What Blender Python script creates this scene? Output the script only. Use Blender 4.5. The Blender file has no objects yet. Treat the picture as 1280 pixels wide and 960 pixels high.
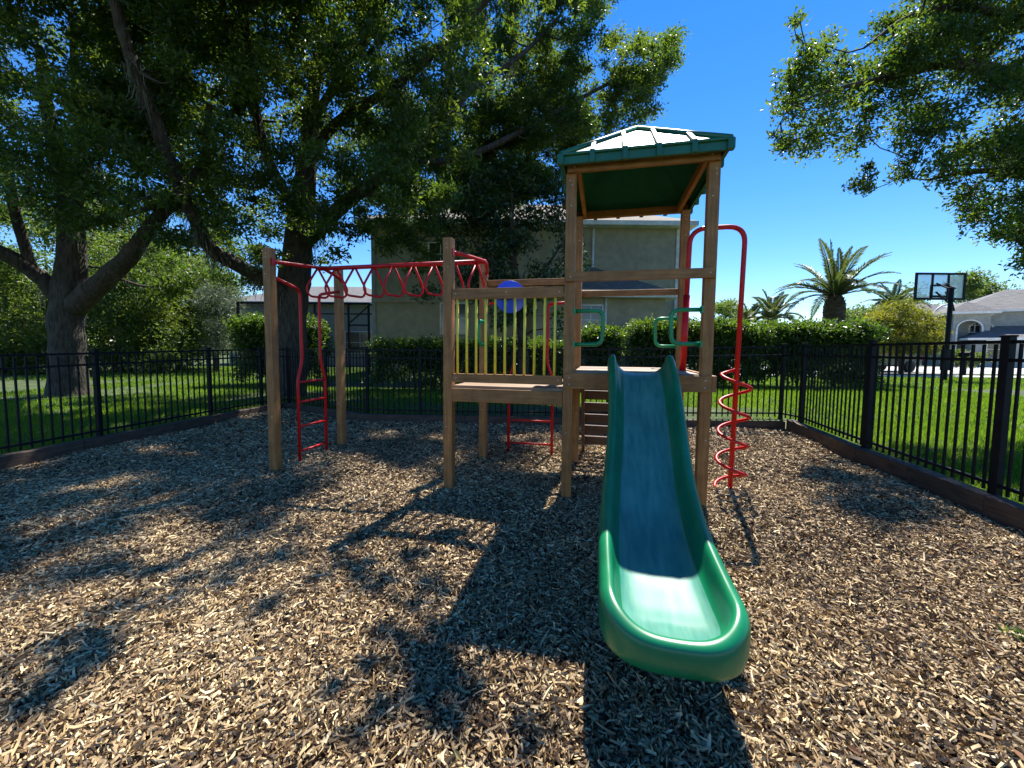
import bpy, math, random
import numpy as np
from mathutils import Vector, Matrix, noise as mnoise

random.seed(7)
rng = np.random.default_rng(11)
scene = bpy.context.scene
COL = scene.collection

# ------------------------------------------------------------------ camera
F, PITCH, ROLL, PPY, H = 501.5, 0.068, 0.0085, 470.16, 1.40
cp, sp_, cr, sr = math.cos(PITCH), math.sin(PITCH), math.cos(ROLL), math.sin(ROLL)


def ray(px, py):
    a, b = px - 640, py - PPY
    X = (a * cr + b * sr) / F
    Y = (-a * sr + b * cr) / F
    return Vector((X, cp - Y * sp_, -sp_ - Y * cp))


def at(px, py, Y):
    d = ray(px, py)
    return Vector((0, 0, H)) + d * (Y / d.y)


def gnd(px, py, z=0.0):
    d = ray(px, py)
    return Vector((0, 0, H)) + d * ((z - H) / d.z)


def to_px(P):
    """pixel of an array of points (n,3)"""
    d = np.asarray(P, float) - np.array([0, 0, H])
    X = d[:, 0]
    Z = d[:, 1] * cp - d[:, 2] * sp_
    Yd = -(d[:, 1] * sp_ + d[:, 2] * cp)
    Z = np.maximum(Z, 0.05)
    x = F * X / Z
    y = F * Yd / Z
    return np.stack([640 + x * cr - y * sr, PPY + x * sr + y * cr], 1)


cam_d = bpy.data.cameras.new('camera')
cam = bpy.data.objects.new('camera', cam_d)
COL.objects.link(cam)
Rv = Vector((1, 0, 0)); Uv = Vector((0, sp_, cp)); Fv = Vector((0, cp, -sp_))
cx = Rv * cr + Uv * sr
cy = Uv * cr - Rv * sr
cz = -Fv
cam.matrix_world = Matrix(((cx.x, cy.x, cz.x, 0), (cx.y, cy.y, cz.y, 0), (cx.z, cy.z, cz.z, H), (0, 0, 0, 1)))
cam_d.sensor_width = 36
cam_d.lens = 36 * F / 1280
cam_d.shift_y = (PPY - 480) / 1280
cam_d.clip_start = 0.05
cam_d.clip_end = 2000
scene.camera = cam

# ------------------------------------------------------------------ light
SUN = Vector((0.242, 0.558, 1.0)).normalized()
elev = math.asin(SUN.z)
azim = math.atan2(SUN.x, SUN.y)
w = bpy.data.worlds.new('World')
scene.world = w
w.use_nodes = True
nt = w.node_tree
for n in list(nt.nodes):
    nt.nodes.remove(n)
sky = nt.nodes.new('ShaderNodeTexSky')
sky.sky_type = 'NISHITA'
sky.sun_disc = False
sky.sun_elevation = elev
sky.sun_rotation = azim
sky.air_density = 1.0
sky.dust_density = 0.0
sky.ozone_density = 5.0
hs = nt.nodes.new('ShaderNodeHueSaturation')
hs.inputs['Saturation'].default_value = 1.29
hs.inputs['Hue'].default_value = 0.508
bg = nt.nodes.new('ShaderNodeBackground')
bg.inputs['Strength'].default_value = 0.092
out = nt.nodes.new('ShaderNodeOutputWorld')
nt.links.new(sky.outputs[0], hs.inputs['Color'])
nt.links.new(hs.outputs[0], bg.inputs[0])
nt.links.new(bg.outputs[0], out.inputs[0])
sd = bpy.data.lights.new('sun', 'SUN')
sd.energy = 5.0
sd.angle = math.radians(0.53)
sd.color = (1.0, 0.955, 0.88)
sun = bpy.data.objects.new('sun', sd)
COL.objects.link(sun)
sun.rotation_euler = (-SUN).to_track_quat('-Z', 'Y').to_euler()
vs = scene.view_settings
vs.view_transform = 'Standard'
vs.look = 'None'
vs.exposure = 1.27
vs.gamma = 1
vs.use_curve_mapping = False
scene.cycles.max_bounces = 6
scene.cycles.transparent_max_bounces = 6
scene.cycles.diffuse_bounces = 3
scene.cycles.glossy_bounces = 3
scene.cycles.transmission_bounces = 4
scene.cycles.caustics_reflective = False
scene.cycles.caustics_refractive = False
try:
    scene.cycles.use_denoising = True
except Exception:
    pass


# ------------------------------------------------------------------ materials
def nodes(name):
    m = bpy.data.materials.new(name)
    m.use_nodes = True
    t = m.node_tree
    b = t.nodes['Principled BSDF']
    return m, t, b


def ramp(t, stops):
    r = t.nodes.new('ShaderNodeValToRGB')
    e = r.color_ramp.elements
    while len(e) < len(stops):
        e.new(0.5)
    for q, (p, c) in zip(e, stops):
        q.position = p
        q.color = (*c, 1)
    return r


def mat_noise(name, c1, c2, scale=8, rough=0.6, bump=0.1, stretch=(1, 1, 1), detail=6, bscale=None, spec=0.5, lo=.3, hi=.7, coat=0, bdist=.02, blotch=.22, blotch_scale=3.0):
    m, t, b = nodes(name)
    tc = t.nodes.new('ShaderNodeTexCoord')
    mp = t.nodes.new('ShaderNodeMapping')
    mp.inputs['Scale'].default_value = stretch
    t.links.new(tc.outputs['Object'], mp.inputs[0])
    n = t.nodes.new('ShaderNodeTexNoise')
    n.inputs['Scale'].default_value = scale
    n.inputs['Detail'].default_value = detail
    t.links.new(mp.outputs[0], n.inputs['Vector'])
    r = ramp(t, [(lo, c1), (hi, c2)])
    t.links.new(n.outputs['Fac'], r.inputs[0])
    # blotches of wear, dirt and fading
    nb = t.nodes.new('ShaderNodeTexNoise')
    nb.inputs['Scale'].default_value = blotch_scale
    nb.inputs['Detail'].default_value = 7
    nb.inputs['Roughness'].default_value = .65
    t.links.new(tc.outputs['Object'], nb.inputs['Vector'])
    rb = ramp(t, [(.32, (1 - blotch, 1 - blotch, 1 - blotch)), (.68, (1 + blotch * .5, 1 + blotch * .5, 1 + blotch * .5))])
    mb_ = t.nodes.new('ShaderNodeMixRGB')
    mb_.blend_type = 'MULTIPLY'
    mb_.inputs[0].default_value = 1
    t.links.new(nb.outputs['Fac'], rb.inputs[0])
    t.links.new(r.outputs[0], mb_.inputs[1])
    t.links.new(rb.outputs[0], mb_.inputs[2])
    t.links.new(mb_.outputs[0], b.inputs['Base Color'])
    rr = t.nodes.new('ShaderNodeMapRange')
    rr.inputs['To Min'].default_value = min(1, rough + .12)
    rr.inputs['To Max'].default_value = max(.05, rough - .08)
    t.links.new(nb.outputs['Fac'], rr.inputs['Value'])
    t.links.new(rr.outputs[0], b.inputs['Roughness'])
    b.inputs['Specular IOR Level'].default_value = spec
    b.inputs['Coat Weight'].default_value = coat
    if bump:
        n2 = t.nodes.new('ShaderNodeTexNoise')
        n2.inputs['Scale'].default_value = bscale or scale * 3
        n2.inputs['Detail'].default_value = 5
        t.links.new(mp.outputs[0], n2.inputs['Vector'])
        bp = t.nodes.new('ShaderNodeBump')
        bp.inputs['Strength'].default_value = bump
        bp.inputs['Distance'].default_value = bdist
        t.links.new(n2.outputs['Fac'], bp.inputs['Height'])
        t.links.new(bp.outputs[0], b.inputs['Normal'])
    return m


def mat_leaf(name, cols, trans, tfac=0.4, rough=0.4, spec=0.5):
    m, t, b = nodes(name)
    a = t.nodes.new('ShaderNodeAttribute')
    a.attribute_name = 'rnd'
    r = ramp(t, [(i / (len(cols) - 1), c) for i, c in enumerate(cols)])
    t.links.new(a.outputs['Fac'], r.inputs[0])
    t.links.new(r.outputs[0], b.inputs['Base Color'])
    b.inputs['Roughness'].default_value = rough
    b.inputs['Specular IOR Level'].default_value = spec
    tr = t.nodes.new('ShaderNodeBsdfTranslucent')
    r2 = ramp(t, [(0, trans[0]), (1, trans[1])])
    t.links.new(a.outputs['Fac'], r2.inputs[0])
    t.links.new(r2.outputs[0], tr.inputs[0])
    mx = t.nodes.new('ShaderNodeMixShader')
    mx.inputs[0].default_value = tfac
    t.links.new(b.outputs[0], mx.inputs[1])
    t.links.new(tr.outputs[0], mx.inputs[2])
    t.links.new(mx.outputs[0], t.nodes['Material Output'].inputs[0])
    return m


def mat_attr(name, cols, rough=0.7, spec=0.3):
    m, t, b = nodes(name)
    a = t.nodes.new('ShaderNodeAttribute')
    a.attribute_name = 'rnd'
    r = ramp(t, [(i / (len(cols) - 1), c) for i, c in enumerate(cols)])
    t.links.new(a.outputs['Fac'], r.inputs[0])
    t.links.new(r.outputs[0], b.inputs['Base Color'])
    b.inputs['Roughness'].default_value = rough
    b.inputs['Specular IOR Level'].default_value = spec
    return m


M = {}
M['wood'] = mat_noise('stained_wood', (0.235, 0.098, 0.022), (0.395, 0.185, 0.052), 9, 0.6, 0.12, (6, 6, 0.35), bdist=.004, blotch=.34, blotch_scale=5)
M['wood_h'] = mat_noise('stained_wood_boards', (0.22, 0.092, 0.021), (0.355, 0.165, 0.046), 9, 0.6, 0.12, (0.35, 6, 6), bdist=.004, blotch=.34, blotch_scale=5)
M['wood_deck'] = mat_noise('deck_boards', (0.17, 0.10, 0.055), (0.38, 0.27, 0.17), 10, 0.5, 0.15, (0.4, 5, 5), bdist=.004)
M['dark_wood'] = mat_noise('dark_stair_wood', (0.06, 0.03, 0.015), (0.11, 0.055, 0.03), 9, 0.6, 0.1, (0.4, 5, 5), bdist=.004)
M['timber'] = mat_noise('edging_timber', (0.034, 0.021, 0.014), (0.11, 0.074, 0.050), 7, 0.75, 0.35, (0.5, 5, 5), bdist=.008)
M['steel_bolt'] = mat_noise('bolt_steel', (0.45, 0.43, 0.40), (0.6, 0.58, 0.55), 20, 0.35, 0)
M['red'] = mat_noise('red_paint', (0.50, 0.006, 0.008), (0.60, 0.010, 0.012), 14, 0.38, 0.03, spec=.35, bdist=.002)
M['yellow'] = mat_noise('yellow_paint', (0.78, 0.64, 0.045), (0.86, 0.74, 0.08), 18, 0.42, 0.02, bdist=.002)
M['blue'] = mat_noise('blue_plastic', (0.004, 0.06, 0.80), (0.006, 0.08, 0.90), 10, 0.35, 0.02, bdist=.002)
M['green'] = mat_noise('green_plastic', (0.002, 0.14, 0.052), (0.007, 0.19, 0.075), 3.5, 0.30, 0.03, bscale=60, bdist=.001)
M['green_roof'] = mat_noise('green_roof_plastic', (0.006, 0.105, 0.055), (0.018, 0.145, 0.08), 5, 0.33, 0.05, bscale=40, bdist=.002)
M['green_dark'] = mat_noise('green_handle_paint', (0.003, 0.22, 0.07), (0.005, 0.27, 0.09), 8, 0.35, 0.02, bdist=.001)
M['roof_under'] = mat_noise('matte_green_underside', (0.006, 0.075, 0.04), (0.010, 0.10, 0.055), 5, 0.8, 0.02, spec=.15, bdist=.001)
M['bed'] = mat_noise('worn_slide_bed', (0.024, 0.185, 0.135), (0.10, 0.28, 0.20), 9, 0.33, 0.08, (3.2, .5, .5), bscale=90, detail=9, bdist=.001)
M['black_metal'] = mat_noise('black_fence_metal', (0.004, 0.005, 0.007), (0.008, 0.009, 0.011), 12, 0.55, 0.02, spec=.2, bdist=.001)
M['bark'] = mat_noise('oak_bark', (0.024, 0.018, 0.013), (0.095, 0.078, 0.058), 6, 0.9, 0.9, (3, 3, 0.7), bscale=10, bdist=.05)
M['bark_l'] = mat_noise('oak_limb_bark', (0.024, 0.019, 0.014), (0.085, 0.070, 0.052), 5, 0.9, 0.8, (1.5, 1.5, 1.5), bscale=12, bdist=.04)
M['oak_leaf'] = mat_leaf('oak_leaf', [(0.020, 0.043, 0.008), (0.042, 0.078, 0.013), (0.082, 0.116, 0.020)], [(0.075, 0.175, 0.010), (0.26, 0.36, 0.028)], 0.44, 0.42, 0.4)
M['gloss_leaf'] = mat_leaf('glossy_leaf', [(0.010, 0.032, 0.010), (0.022, 0.058, 0.016), (0.06, 0.085, 0.022)], [(0.04, 0.12, 0.012), (0.15, 0.2, 0.03)], 0.25, 0.28)
M['hedge_leaf'] = mat_leaf('hedge_leaf', [(0.012, 0.032, 0.006), (0.032, 0.075, 0.010), (0.085, 0.14, 0.018)], [(0.08, 0.21, 0.010), (0.25, 0.37, 0.025)], 0.34, 0.4)
M['yellow_leaf'] = mat_leaf('yellowish_leaf', [(0.09, 0.10, 0.010), (0.18, 0.17, 0.016), (0.27, 0.23, 0.02)], [(0.22, 0.26, 0.015), (0.45, 0.42, 0.03)], 0.4, 0.5)
M['far_leaf'] = mat_leaf('far_leaf', [(0.028, 0.052, 0.012), (0.06, 0.10, 0.022), (0.12, 0.155, 0.035)], [(0.11, 0.22, 0.02), (0.30, 0.38, 0.04)], 0.42, 0.5)
M['silver_leaf'] = mat_leaf('silvery_leaf', [(0.07, 0.095, 0.055), (0.13, 0.16, 0.10), (0.2, 0.22, 0.15)], [(0.1, 0.15, 0.06), (0.2, 0.25, 0.12)], 0.3, 0.5)
M['palm_leaf'] = mat_leaf('palm_leaf', [(0.03, 0.06, 0.018), (0.07, 0.10, 0.03), (0.14, 0.15, 0.05)], [(0.08, 0.15, 0.02), (0.2, 0.25, 0.05)], 0.3, 0.4)
M['palm_boot'] = mat_noise('palm_trunk', (0.035, 0.024, 0.016), (0.14, 0.10, 0.06), 7, 0.9, 0.9, (1, 1, 2.2), bscale=9, bdist=.08)
M['moss'] = mat_leaf('hanging_moss', [(0.10, 0.11, 0.075), (0.17, 0.175, 0.125), (0.24, 0.235, 0.17)], [(0.12, 0.13, 0.08), (0.2, 0.2, 0.14)], 0.35, 0.8)
M['chip'] = mat_attr('wood_chip', [(0.022, 0.011, 0.005), (0.10, 0.055, 0.022), (0.31, 0.205, 0.095), (0.25, 0.18, 0.105), (0.50, 0.365, 0.185), (0.72, 0.57, 0.33)], 0.62, 0.35)
M['litter'] = mat_attr('dry_leaf', [(0.10, 0.045, 0.02), (0.22, 0.10, 0.035), (0.30, 0.17, 0.06), (0.16, 0.15, 0.05)], .6, .3)
M['soil'] = mat_noise('mulch_soil', (0.012, 0.007, 0.004), (0.05, 0.030, 0.016), 40, 0.95, 0.8, bscale=60, bdist=.02)
M['lawn'] = mat_noise('lawn_soil', (0.028, 0.045, 0.010), (0.055, 0.085, 0.015), 3, 0.95, 0.6, bscale=50, bdist=.03)
M['blade'] = mat_leaf('grass_blade', [(0.03, 0.07, 0.006), (0.075, 0.15, 0.010), (0.17, 0.23, 0.02)], [(0.14, 0.32, 0.010), (0.30, 0.46, 0.02)], 0.45, 0.55, .3)
M['stucco'] = mat_noise('olive_beige_stucco', (0.35, 0.315, 0.225), (0.42, 0.38, 0.28), .8, 0.9, 0.25, bscale=120, bdist=.006)
M['stucco_grey'] = mat_noise('pale_grey_stucco', (0.30, 0.31, 0.285), (0.36, 0.37, 0.34), 2.2, 0.9, 0.2, bscale=90, bdist=.006)
M['white'] = mat_noise('white_trim_paint', (0.70, 0.71, 0.69), (0.80, 0.80, 0.78), 6, 0.55, 0.02, bdist=.002)
M['glass'] = mat_noise('window_glass', (0.02, 0.026, 0.03), (0.04, 0.05, 0.055), 2, 0.08, 0, spec=0.8)
M['concrete'] = mat_noise('pale_concrete', (0.46, 0.44, 0.40), (0.58, 0.56, 0.52), 3, 0.85, 0.2, bscale=50, bdist=.004)
M['asphalt'] = mat_noise('road_asphalt', (0.30, 0.29, 0.27), (0.38, 0.37, 0.345), 8, 0.9, 0.3, bscale=120, bdist=.006)
M['rubber'] = mat_noise('tyre_rubber', (0.012, 0.012, 0.012), (0.02, 0.02, 0.02), 9, 0.7, 0)
M['car'] = mat_noise('dark_teal_car_paint', (0.012, 0.035, 0.045), (0.018, 0.045, 0.055), 4, 0.25, 0, coat=.6)
M['tail'] = mat_noise('red_lamp_lens', (0.45, 0.01, 0.015), (0.55, 0.02, 0.02), 9, 0.2, 0)


def mat_shingle(name, c1, c2):
    m, t, b = nodes(name)
    tc = t.nodes.new('ShaderNodeTexCoord')
    br = t.nodes.new('ShaderNodeTexBrick')
    br.inputs['Color1'].default_value = (*c1, 1)
    br.inputs['Color2'].default_value = (*c2, 1)
    br.inputs['Mortar'].default_value = (c1[0] * .6, c1[1] * .6, c1[2] * .6, 1)
    br.inputs['Scale'].default_value = 1.0
    br.inputs['Brick Width'].default_value = .35
    br.inputs['Row Height'].default_value = .15
    br.inputs['Mortar Size'].default_value = .012
    mp = t.nodes.new('ShaderNodeMapping')
    t.links.new(tc.outputs['Object'], mp.inputs[0])
    t.links.new(mp.outputs[0], br.inputs['Vector'])
    n = t.nodes.new('ShaderNodeTexNoise')
    n.inputs['Scale'].default_value = 30
    mx = t.nodes.new('ShaderNodeMixRGB')
    mx.blend_type = 'OVERLAY'
    mx.inputs[0].default_value = .5
    t.links.new(br.outputs[0], mx.inputs[1])
    t.links.new(n.outputs['Fac'], mx.inputs[2])
    t.links.new(mx.outputs[0], b.inputs['Base Color'])
    b.inputs['Roughness'].default_value = .9
    return m


M['shingle_tan'] = mat_shingle('tan_roof_shingles', (0.135, 0.112, 0.088), (0.19, 0.16, 0.125))
M['shingle_grey'] = mat_shingle('grey_roof_shingles', (0.105, 0.10, 0.10), (0.15, 0.145, 0.14))


def mat_acrylic():
    m, t, b = nodes('clear_backboard')
    b.inputs['Base Color'].default_value = (0.62, 0.72, 0.74, 1)
    b.inputs['Roughness'].default_value = .1
    tr = t.nodes.new('ShaderNodeBsdfTransparent')
    tr.inputs[0].default_value = (.86, .93, .95, 1)
    mx = t.nodes.new('ShaderNodeMixShader')
    mx.inputs[0].default_value = .45
    t.links.new(tr.outputs[0], mx.inputs[1])
    t.links.new(b.outputs[0], mx.inputs[2])
    t.links.new(mx.outputs[0], t.nodes['Material Output'].inputs[0])
    return m


M['acrylic'] = mat_acrylic()


def mat_screen():
    m, t, b = nodes('insect_screen')
    b.inputs['Base Color'].default_value = (0.02, 0.022, 0.024, 1)
    tr = t.nodes.new('ShaderNodeBsdfTransparent')
    mx = t.nodes.new('ShaderNodeMixShader')
    mx.inputs[0].default_value = .28
    t.links.new(tr.outputs[0], mx.inputs[1])
    t.links.new(b.outputs[0], mx.inputs[2])
    t.links.new(mx.outputs[0], t.nodes['Material Output'].inputs[0])
    return m


M['screen'] = mat_screen()


# ------------------------------------------------------------------ mesh helpers
class MB:
    def __init__(self):
        self.v = []; self.f = []; self.m = []; self.s = []

    def face(self, idx, mat=0, smooth=False):
        self.f.append(idx); self.m.append(mat); self.s.append(smooth)

    def poly(self, pts, mat=0):
        n = len(self.v)
        self.v += [tuple(p) for p in pts]
        self.face(tuple(range(n, n + len(pts))), mat)

    def box(self, c, s, mat=0, rot=None):
        n = len(self.v)
        c = Vector(c)
        for z in (-.5, .5):
            for y in (-.5, .5):
                for x in (-.5, .5):
                    p = Vector((x * s[0], y * s[1], z * s[2]))
                    if rot is not None:
                        p = rot @ p
                    self.v.append(tuple(c + p))
        for q in ((0, 2, 3, 1), (4, 5, 7, 6), (0, 1, 5, 4), (2, 6, 7, 3), (0, 4, 6, 2), (1, 3, 7, 5)):
            self.face(tuple(n + i for i in q), mat)
        return self

    def beam(self, a, b, wd, ht, mat=0, up=(0, 0, 1)):
        a, b = Vector(a), Vector(b)
        d = (b - a); L = d.length; d.normalize()
        upv = Vector(up)
        side = d.cross(upv).normalized()
        u2 = side.cross(d).normalized()
        R = Matrix((d, side, u2)).transposed()
        self.box((a + b) / 2, (L, wd, ht), mat, R)
        return self

    def prism(self, pts, vec, mat=0):
        n = len(self.v); k = len(pts); vec = Vector(vec)
        self.v += [tuple(p) for p in pts] + [tuple(Vector(p) + vec) for p in pts]
        self.face(tuple(range(n, n + k)), mat)
        self.face(tuple(reversed(range(n + k, n + 2 * k))), mat)
        for i in range(k):
            j = (i + 1) % k
            self.face((n + i, n + k + i, n + k + j, n + j), mat)
        return self

    def tube(self, pts, rad, seg=8, mat=0, cap=True, closed=False, jitter=0):
        pts = [Vector(p) for p in pts]
        k = len(pts)
        if not hasattr(rad, '__len__'):
            rad = [rad] * k
        n0 = len(self.v)
        up = None
        for i, p in enumerate(pts):
            if closed:
                d = pts[(i + 1) % k] - pts[i - 1]
            else:
                d = pts[min(i + 1, k - 1)] - pts[max(i - 1, 0)]
            d.normalize()
            if up is None:
                ref = Vector((0, 0, 1)) if abs(d.z) < .9 else Vector((1, 0, 0))
                up = (ref - d * ref.dot(d)).normalized()
            else:
                up = (up - d * up.dot(d)).normalized()
            sd_ = d.cross(up)
            for j in range(seg):
                a = 2 * math.pi * j / seg
                r = rad[i]
                if jitter:
                    q = p + (up * math.cos(a) + sd_ * math.sin(a)) * r
                    r *= 1 + jitter * mnoise.noise(q * (1.1 / max(.15, rad[i])))
                self.v.append(tuple(p + (up * math.cos(a) + sd_ * math.sin(a)) * r))
        for i in range(k if closed else k - 1):
            i2 = (i + 1) % k
            for j in range(seg):
                j2 = (j + 1) % seg
                self.face((n0 + i * seg + j, n0 + i * seg + j2, n0 + i2 * seg + j2, n0 + i2 * seg + j), mat, True)
        if cap and not closed:
            self.face(tuple(n0 + j for j in reversed(range(seg))), mat)
            self.face(tuple(n0 + (k - 1) * seg + j for j in range(seg)), mat)
        return self

    def disc_cyl(self, c, axis, r, h, seg=20, mat=0):
        c = Vector(c); axis = Vector(axis).normalized()
        self.tube([c - axis * h / 2, c + axis * h / 2], r, seg, mat)
        return self

    def build(self, name, mats, parent=None, bevel=0, smooth_angle=None, subsurf=0):
        me = bpy.data.meshes.new(name)
        me.from_pydata(self.v, [], self.f)
        if not isinstance(mats, (list, tuple)):
            mats = [mats]
        for q in mats:
            me.materials.append(q)
        me.polygons.foreach_set('material_index', self.m)
        me.polygons.foreach_set('use_smooth', self.s)
        me.update()
        o = bpy.data.objects.new(name, me)
        COL.objects.link(o)
        if parent is not None:
            o.parent = parent
        if bevel:
            b = o.modifiers.new('bevel', 'BEVEL')
            b.width = bevel; b.segments = 2; b.limit_method = 'ANGLE'
        if subsurf:
            s = o.modifiers.new('sub', 'SUBSURF')
            s.levels = subsurf; s.render_levels = subsurf
        return o


def np_mesh(name, V, Fc, mats, parent=None, rnd=None, smooth=False):
    """V (n,3), Fc (m,k) with k 3 or 4"""
    me = bpy.data.meshes.new(name)
    n, (m, k) = len(V), Fc.shape
    me.vertices.add(n)
    me.vertices.foreach_set('co', np.ascontiguousarray(V, np.float32).ravel())
    me.loops.add(m * k)
    me.loops.foreach_set('vertex_index', np.ascontiguousarray(Fc, np.int32).ravel())
    me.polygons.add(m)
    me.polygons.foreach_set('loop_start', np.arange(0, m * k, k, dtype=np.int32))
    me.polygons.foreach_set('use_smooth', np.full(m, smooth))
    me.materials.append(mats)
    if rnd is not None:
        a = me.attributes.new('rnd', 'FLOAT', 'FACE')
        a.data.foreach_set('value', np.ascontiguousarray(rnd, np.float32))
    me.update(calc_edges=True)
    me.validate()
    o = bpy.data.objects.new(name, me)
    COL.objects.link(o)
    if parent is not None:
        o.parent = parent
    return o


def tag(o, label=None, cat=None, group=None, kind=None):
    if label: o['label'] = label
    if cat: o['category'] = cat
    if group: o['group'] = group
    if kind: o['kind'] = kind
    return o


def thing(name, label, cat, loc=(0, 0, 0), rz=0, group=None):
    o = bpy.data.objects.new(name, None)
    o.empty_display_size = .2
    COL.objects.link(o)
    o.location = loc
    o.rotation_euler = (0, 0, rz)
    return tag(o, label, cat, group)


def smooth_path(pts, n=6):
    """Catmull-Rom through points (tuples of any length)"""
    P = [np.array(p, float) for p in pts]
    P = [2 * P[0] - P[1]] + P + [2 * P[-1] - P[-2]]
    o = []
    for i in range(1, len(P) - 2):
        for j in range(n):
            t = j / n
            a, b, c, d = P[i - 1], P[i], P[i + 1], P[i + 2]
            o.append(.5 * (2 * b + (c - a) * t + (2 * a - 5 * b + 4 * c - d) * t * t + (3 * b - a - 3 * c + d) * t ** 3))
    o.append(P[-2])
    return o


def fillet(pts, r=.06, n=5):
    """polyline with rounded corners"""
    P = [Vector(p) for p in pts]
    o = [P[0]]
    for i in range(1, len(P) - 1):
        a, b, c = P[i - 1], P[i], P[i + 1]
        d1 = (a - b); d2 = (c - b)
        rr = min(r, d1.length * .49, d2.length * .49)
        p1 = b + d1.normalized() * rr
        p2 = b + d2.normalized() * rr
        for j in range(n + 1):
            t = j / n
            o.append(p1 * (1 - t) ** 2 + b * 2 * t * (1 - t) + p2 * t * t)
    o.append(P[-1])
    return o


def in_poly(pts, poly):
    x, y = pts[:, 0], pts[:, 1]
    inside = np.zeros(len(pts), bool)
    n = len(poly)
    for i in range(n):
        x1, y1 = poly[i]; x2, y2 = poly[(i + 1) % n]
        c = ((y1 > y) != (y2 > y)) & (x < (x2 - x1) * (y - y1) / (y2 - y1 + 1e-12) + x1)
        inside ^= c
    return inside


# ------------------------------------------------------------------ the setting: ground
YARD = [gnd(-60, 598), gnd(3, 583), gnd(128, 563), gnd(214, 543), gnd(285, 526), gnd(333, 514)]
corner1 = gnd(352, 511)
corner2 = gnd(455, 527)
corner3 = gnd(982, 537)
edge_l = [gnd(-75, 602), corner1]
edge_r = [corner3, gnd(1068, 578), gnd(1132, 604), gnd(1226, 646), gnd(1330, 690)]
edge_poly = [edge_l[0], corner1, corner2, corner3] + edge_r[1:]
near_l = Vector((edge_l[0].x + .3, -1.5, 0))
near_r = Vector((edge_r[-1].x - 1.1, -1.5, 0))
yard_xy = [(p.x, p.y) for p in [near_l] + edge_poly + [near_r]]


def mulch_h(x, y):
    return 0.026 * (np.sin(x * 1.7 + 1.3 * np.sin(y * 1.1)) * np.cos(y * 1.5 + .6 * x)) + 0.008 * np.sin(x * 5.1 + y * 3.7)


# soil sheet under the chips (grid)
gx = np.linspace(-8.5, 7.5, 81); gy = np.linspace(-2, 11, 66)
GX, GY = np.meshgrid(gx, gy)
V = np.stack([GX, GY, mulch_h(GX, GY) - .012], -1).reshape(-1, 3)
idx = np.arange(len(gx) * len(gy)).reshape(len(gy), len(gx))
Q = np.stack([idx[:-1, :-1], idx[:-1, 1:], idx[1:, 1:], idx[1:, :-1]], -1).reshape(-1, 4)
cen = V[Q].mean(1)
keep = in_poly(cen[:, :2], yard_xy)
# keep quads whose centre is inside the yard grown a little
grow = [(x * 1.03, y * 1.02) for x, y in yard_xy]
keep = in_poly(cen[:, :2], grow)
gr = np_mesh('playground_ground', V, Q[keep], M['soil'], smooth=True)
tag(gr, kind='structure')

# lawn: one big sheet with a hole for the yard is not needed - it lies lower inside, higher outside
LAWN_Z = 0.07


def lawn_z(x, y):
    s = np.clip((x - 3.0) / 3.0, 0, 1)
    s2 = np.clip((y - 26) / 8.0, 0, 1)
    return LAWN_Z + .13 * s * (1 - s2)


lx = np.concatenate([[-400, -150, -60], np.linspace(-30, 40, 71), [70, 150, 400]])
ly = np.concatenate([[-60, -20], np.linspace(-6, 44, 51), [70, 150, 500, 900]])
LX, LY = np.meshgrid(lx, ly)
V = np.stack([LX, LY, lawn_z(LX, LY)], -1).reshape(-1, 3)
ins = in_poly(V[:, :2], [(x * .985, y * .99) for x, y in yard_xy])
V[ins, 2] = -.15
idx = np.arange(len(lx) * len(ly)).reshape(len(ly), len(lx))
Q = np.stack([idx[:-1, :-1], idx[:-1, 1:], idx[1:, 1:], idx[1:, :-1]], -1).reshape(-1, 4)
# drop any lawn quad that touches the yard; a closer strip fills the gap to the timbers
touch = ins[Q].any(1)
lawn = np_mesh('lawn', V, Q[~touch], M['lawn'], smooth=True)
tag(lawn, kind='structure')
# strip between the timbers and the big sheet
mb = MB()
cc = Vector((-.3, 4.0, 0))
outer = []
for (x, y) in yard_xy:
    d = (Vector((x, y, 0)) - cc)
    outer.append(Vector((x, y, 0)) + d.normalized() * 2.4)
for i in range(len(yard_xy) - 1):
    a = Vector((*yard_xy[i], 0)); b = Vector((*yard_xy[i + 1], 0))
    c, d = outer[i + 1].copy(), outer[i].copy()
    for p in (a, b, c, d):
        p.z = float(lawn_z(p.x, p.y)) + .004
    mb.poly([a, b, c, d])
o = mb.build('lawn_border', M['lawn']); tag(o, kind='structure')


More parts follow.
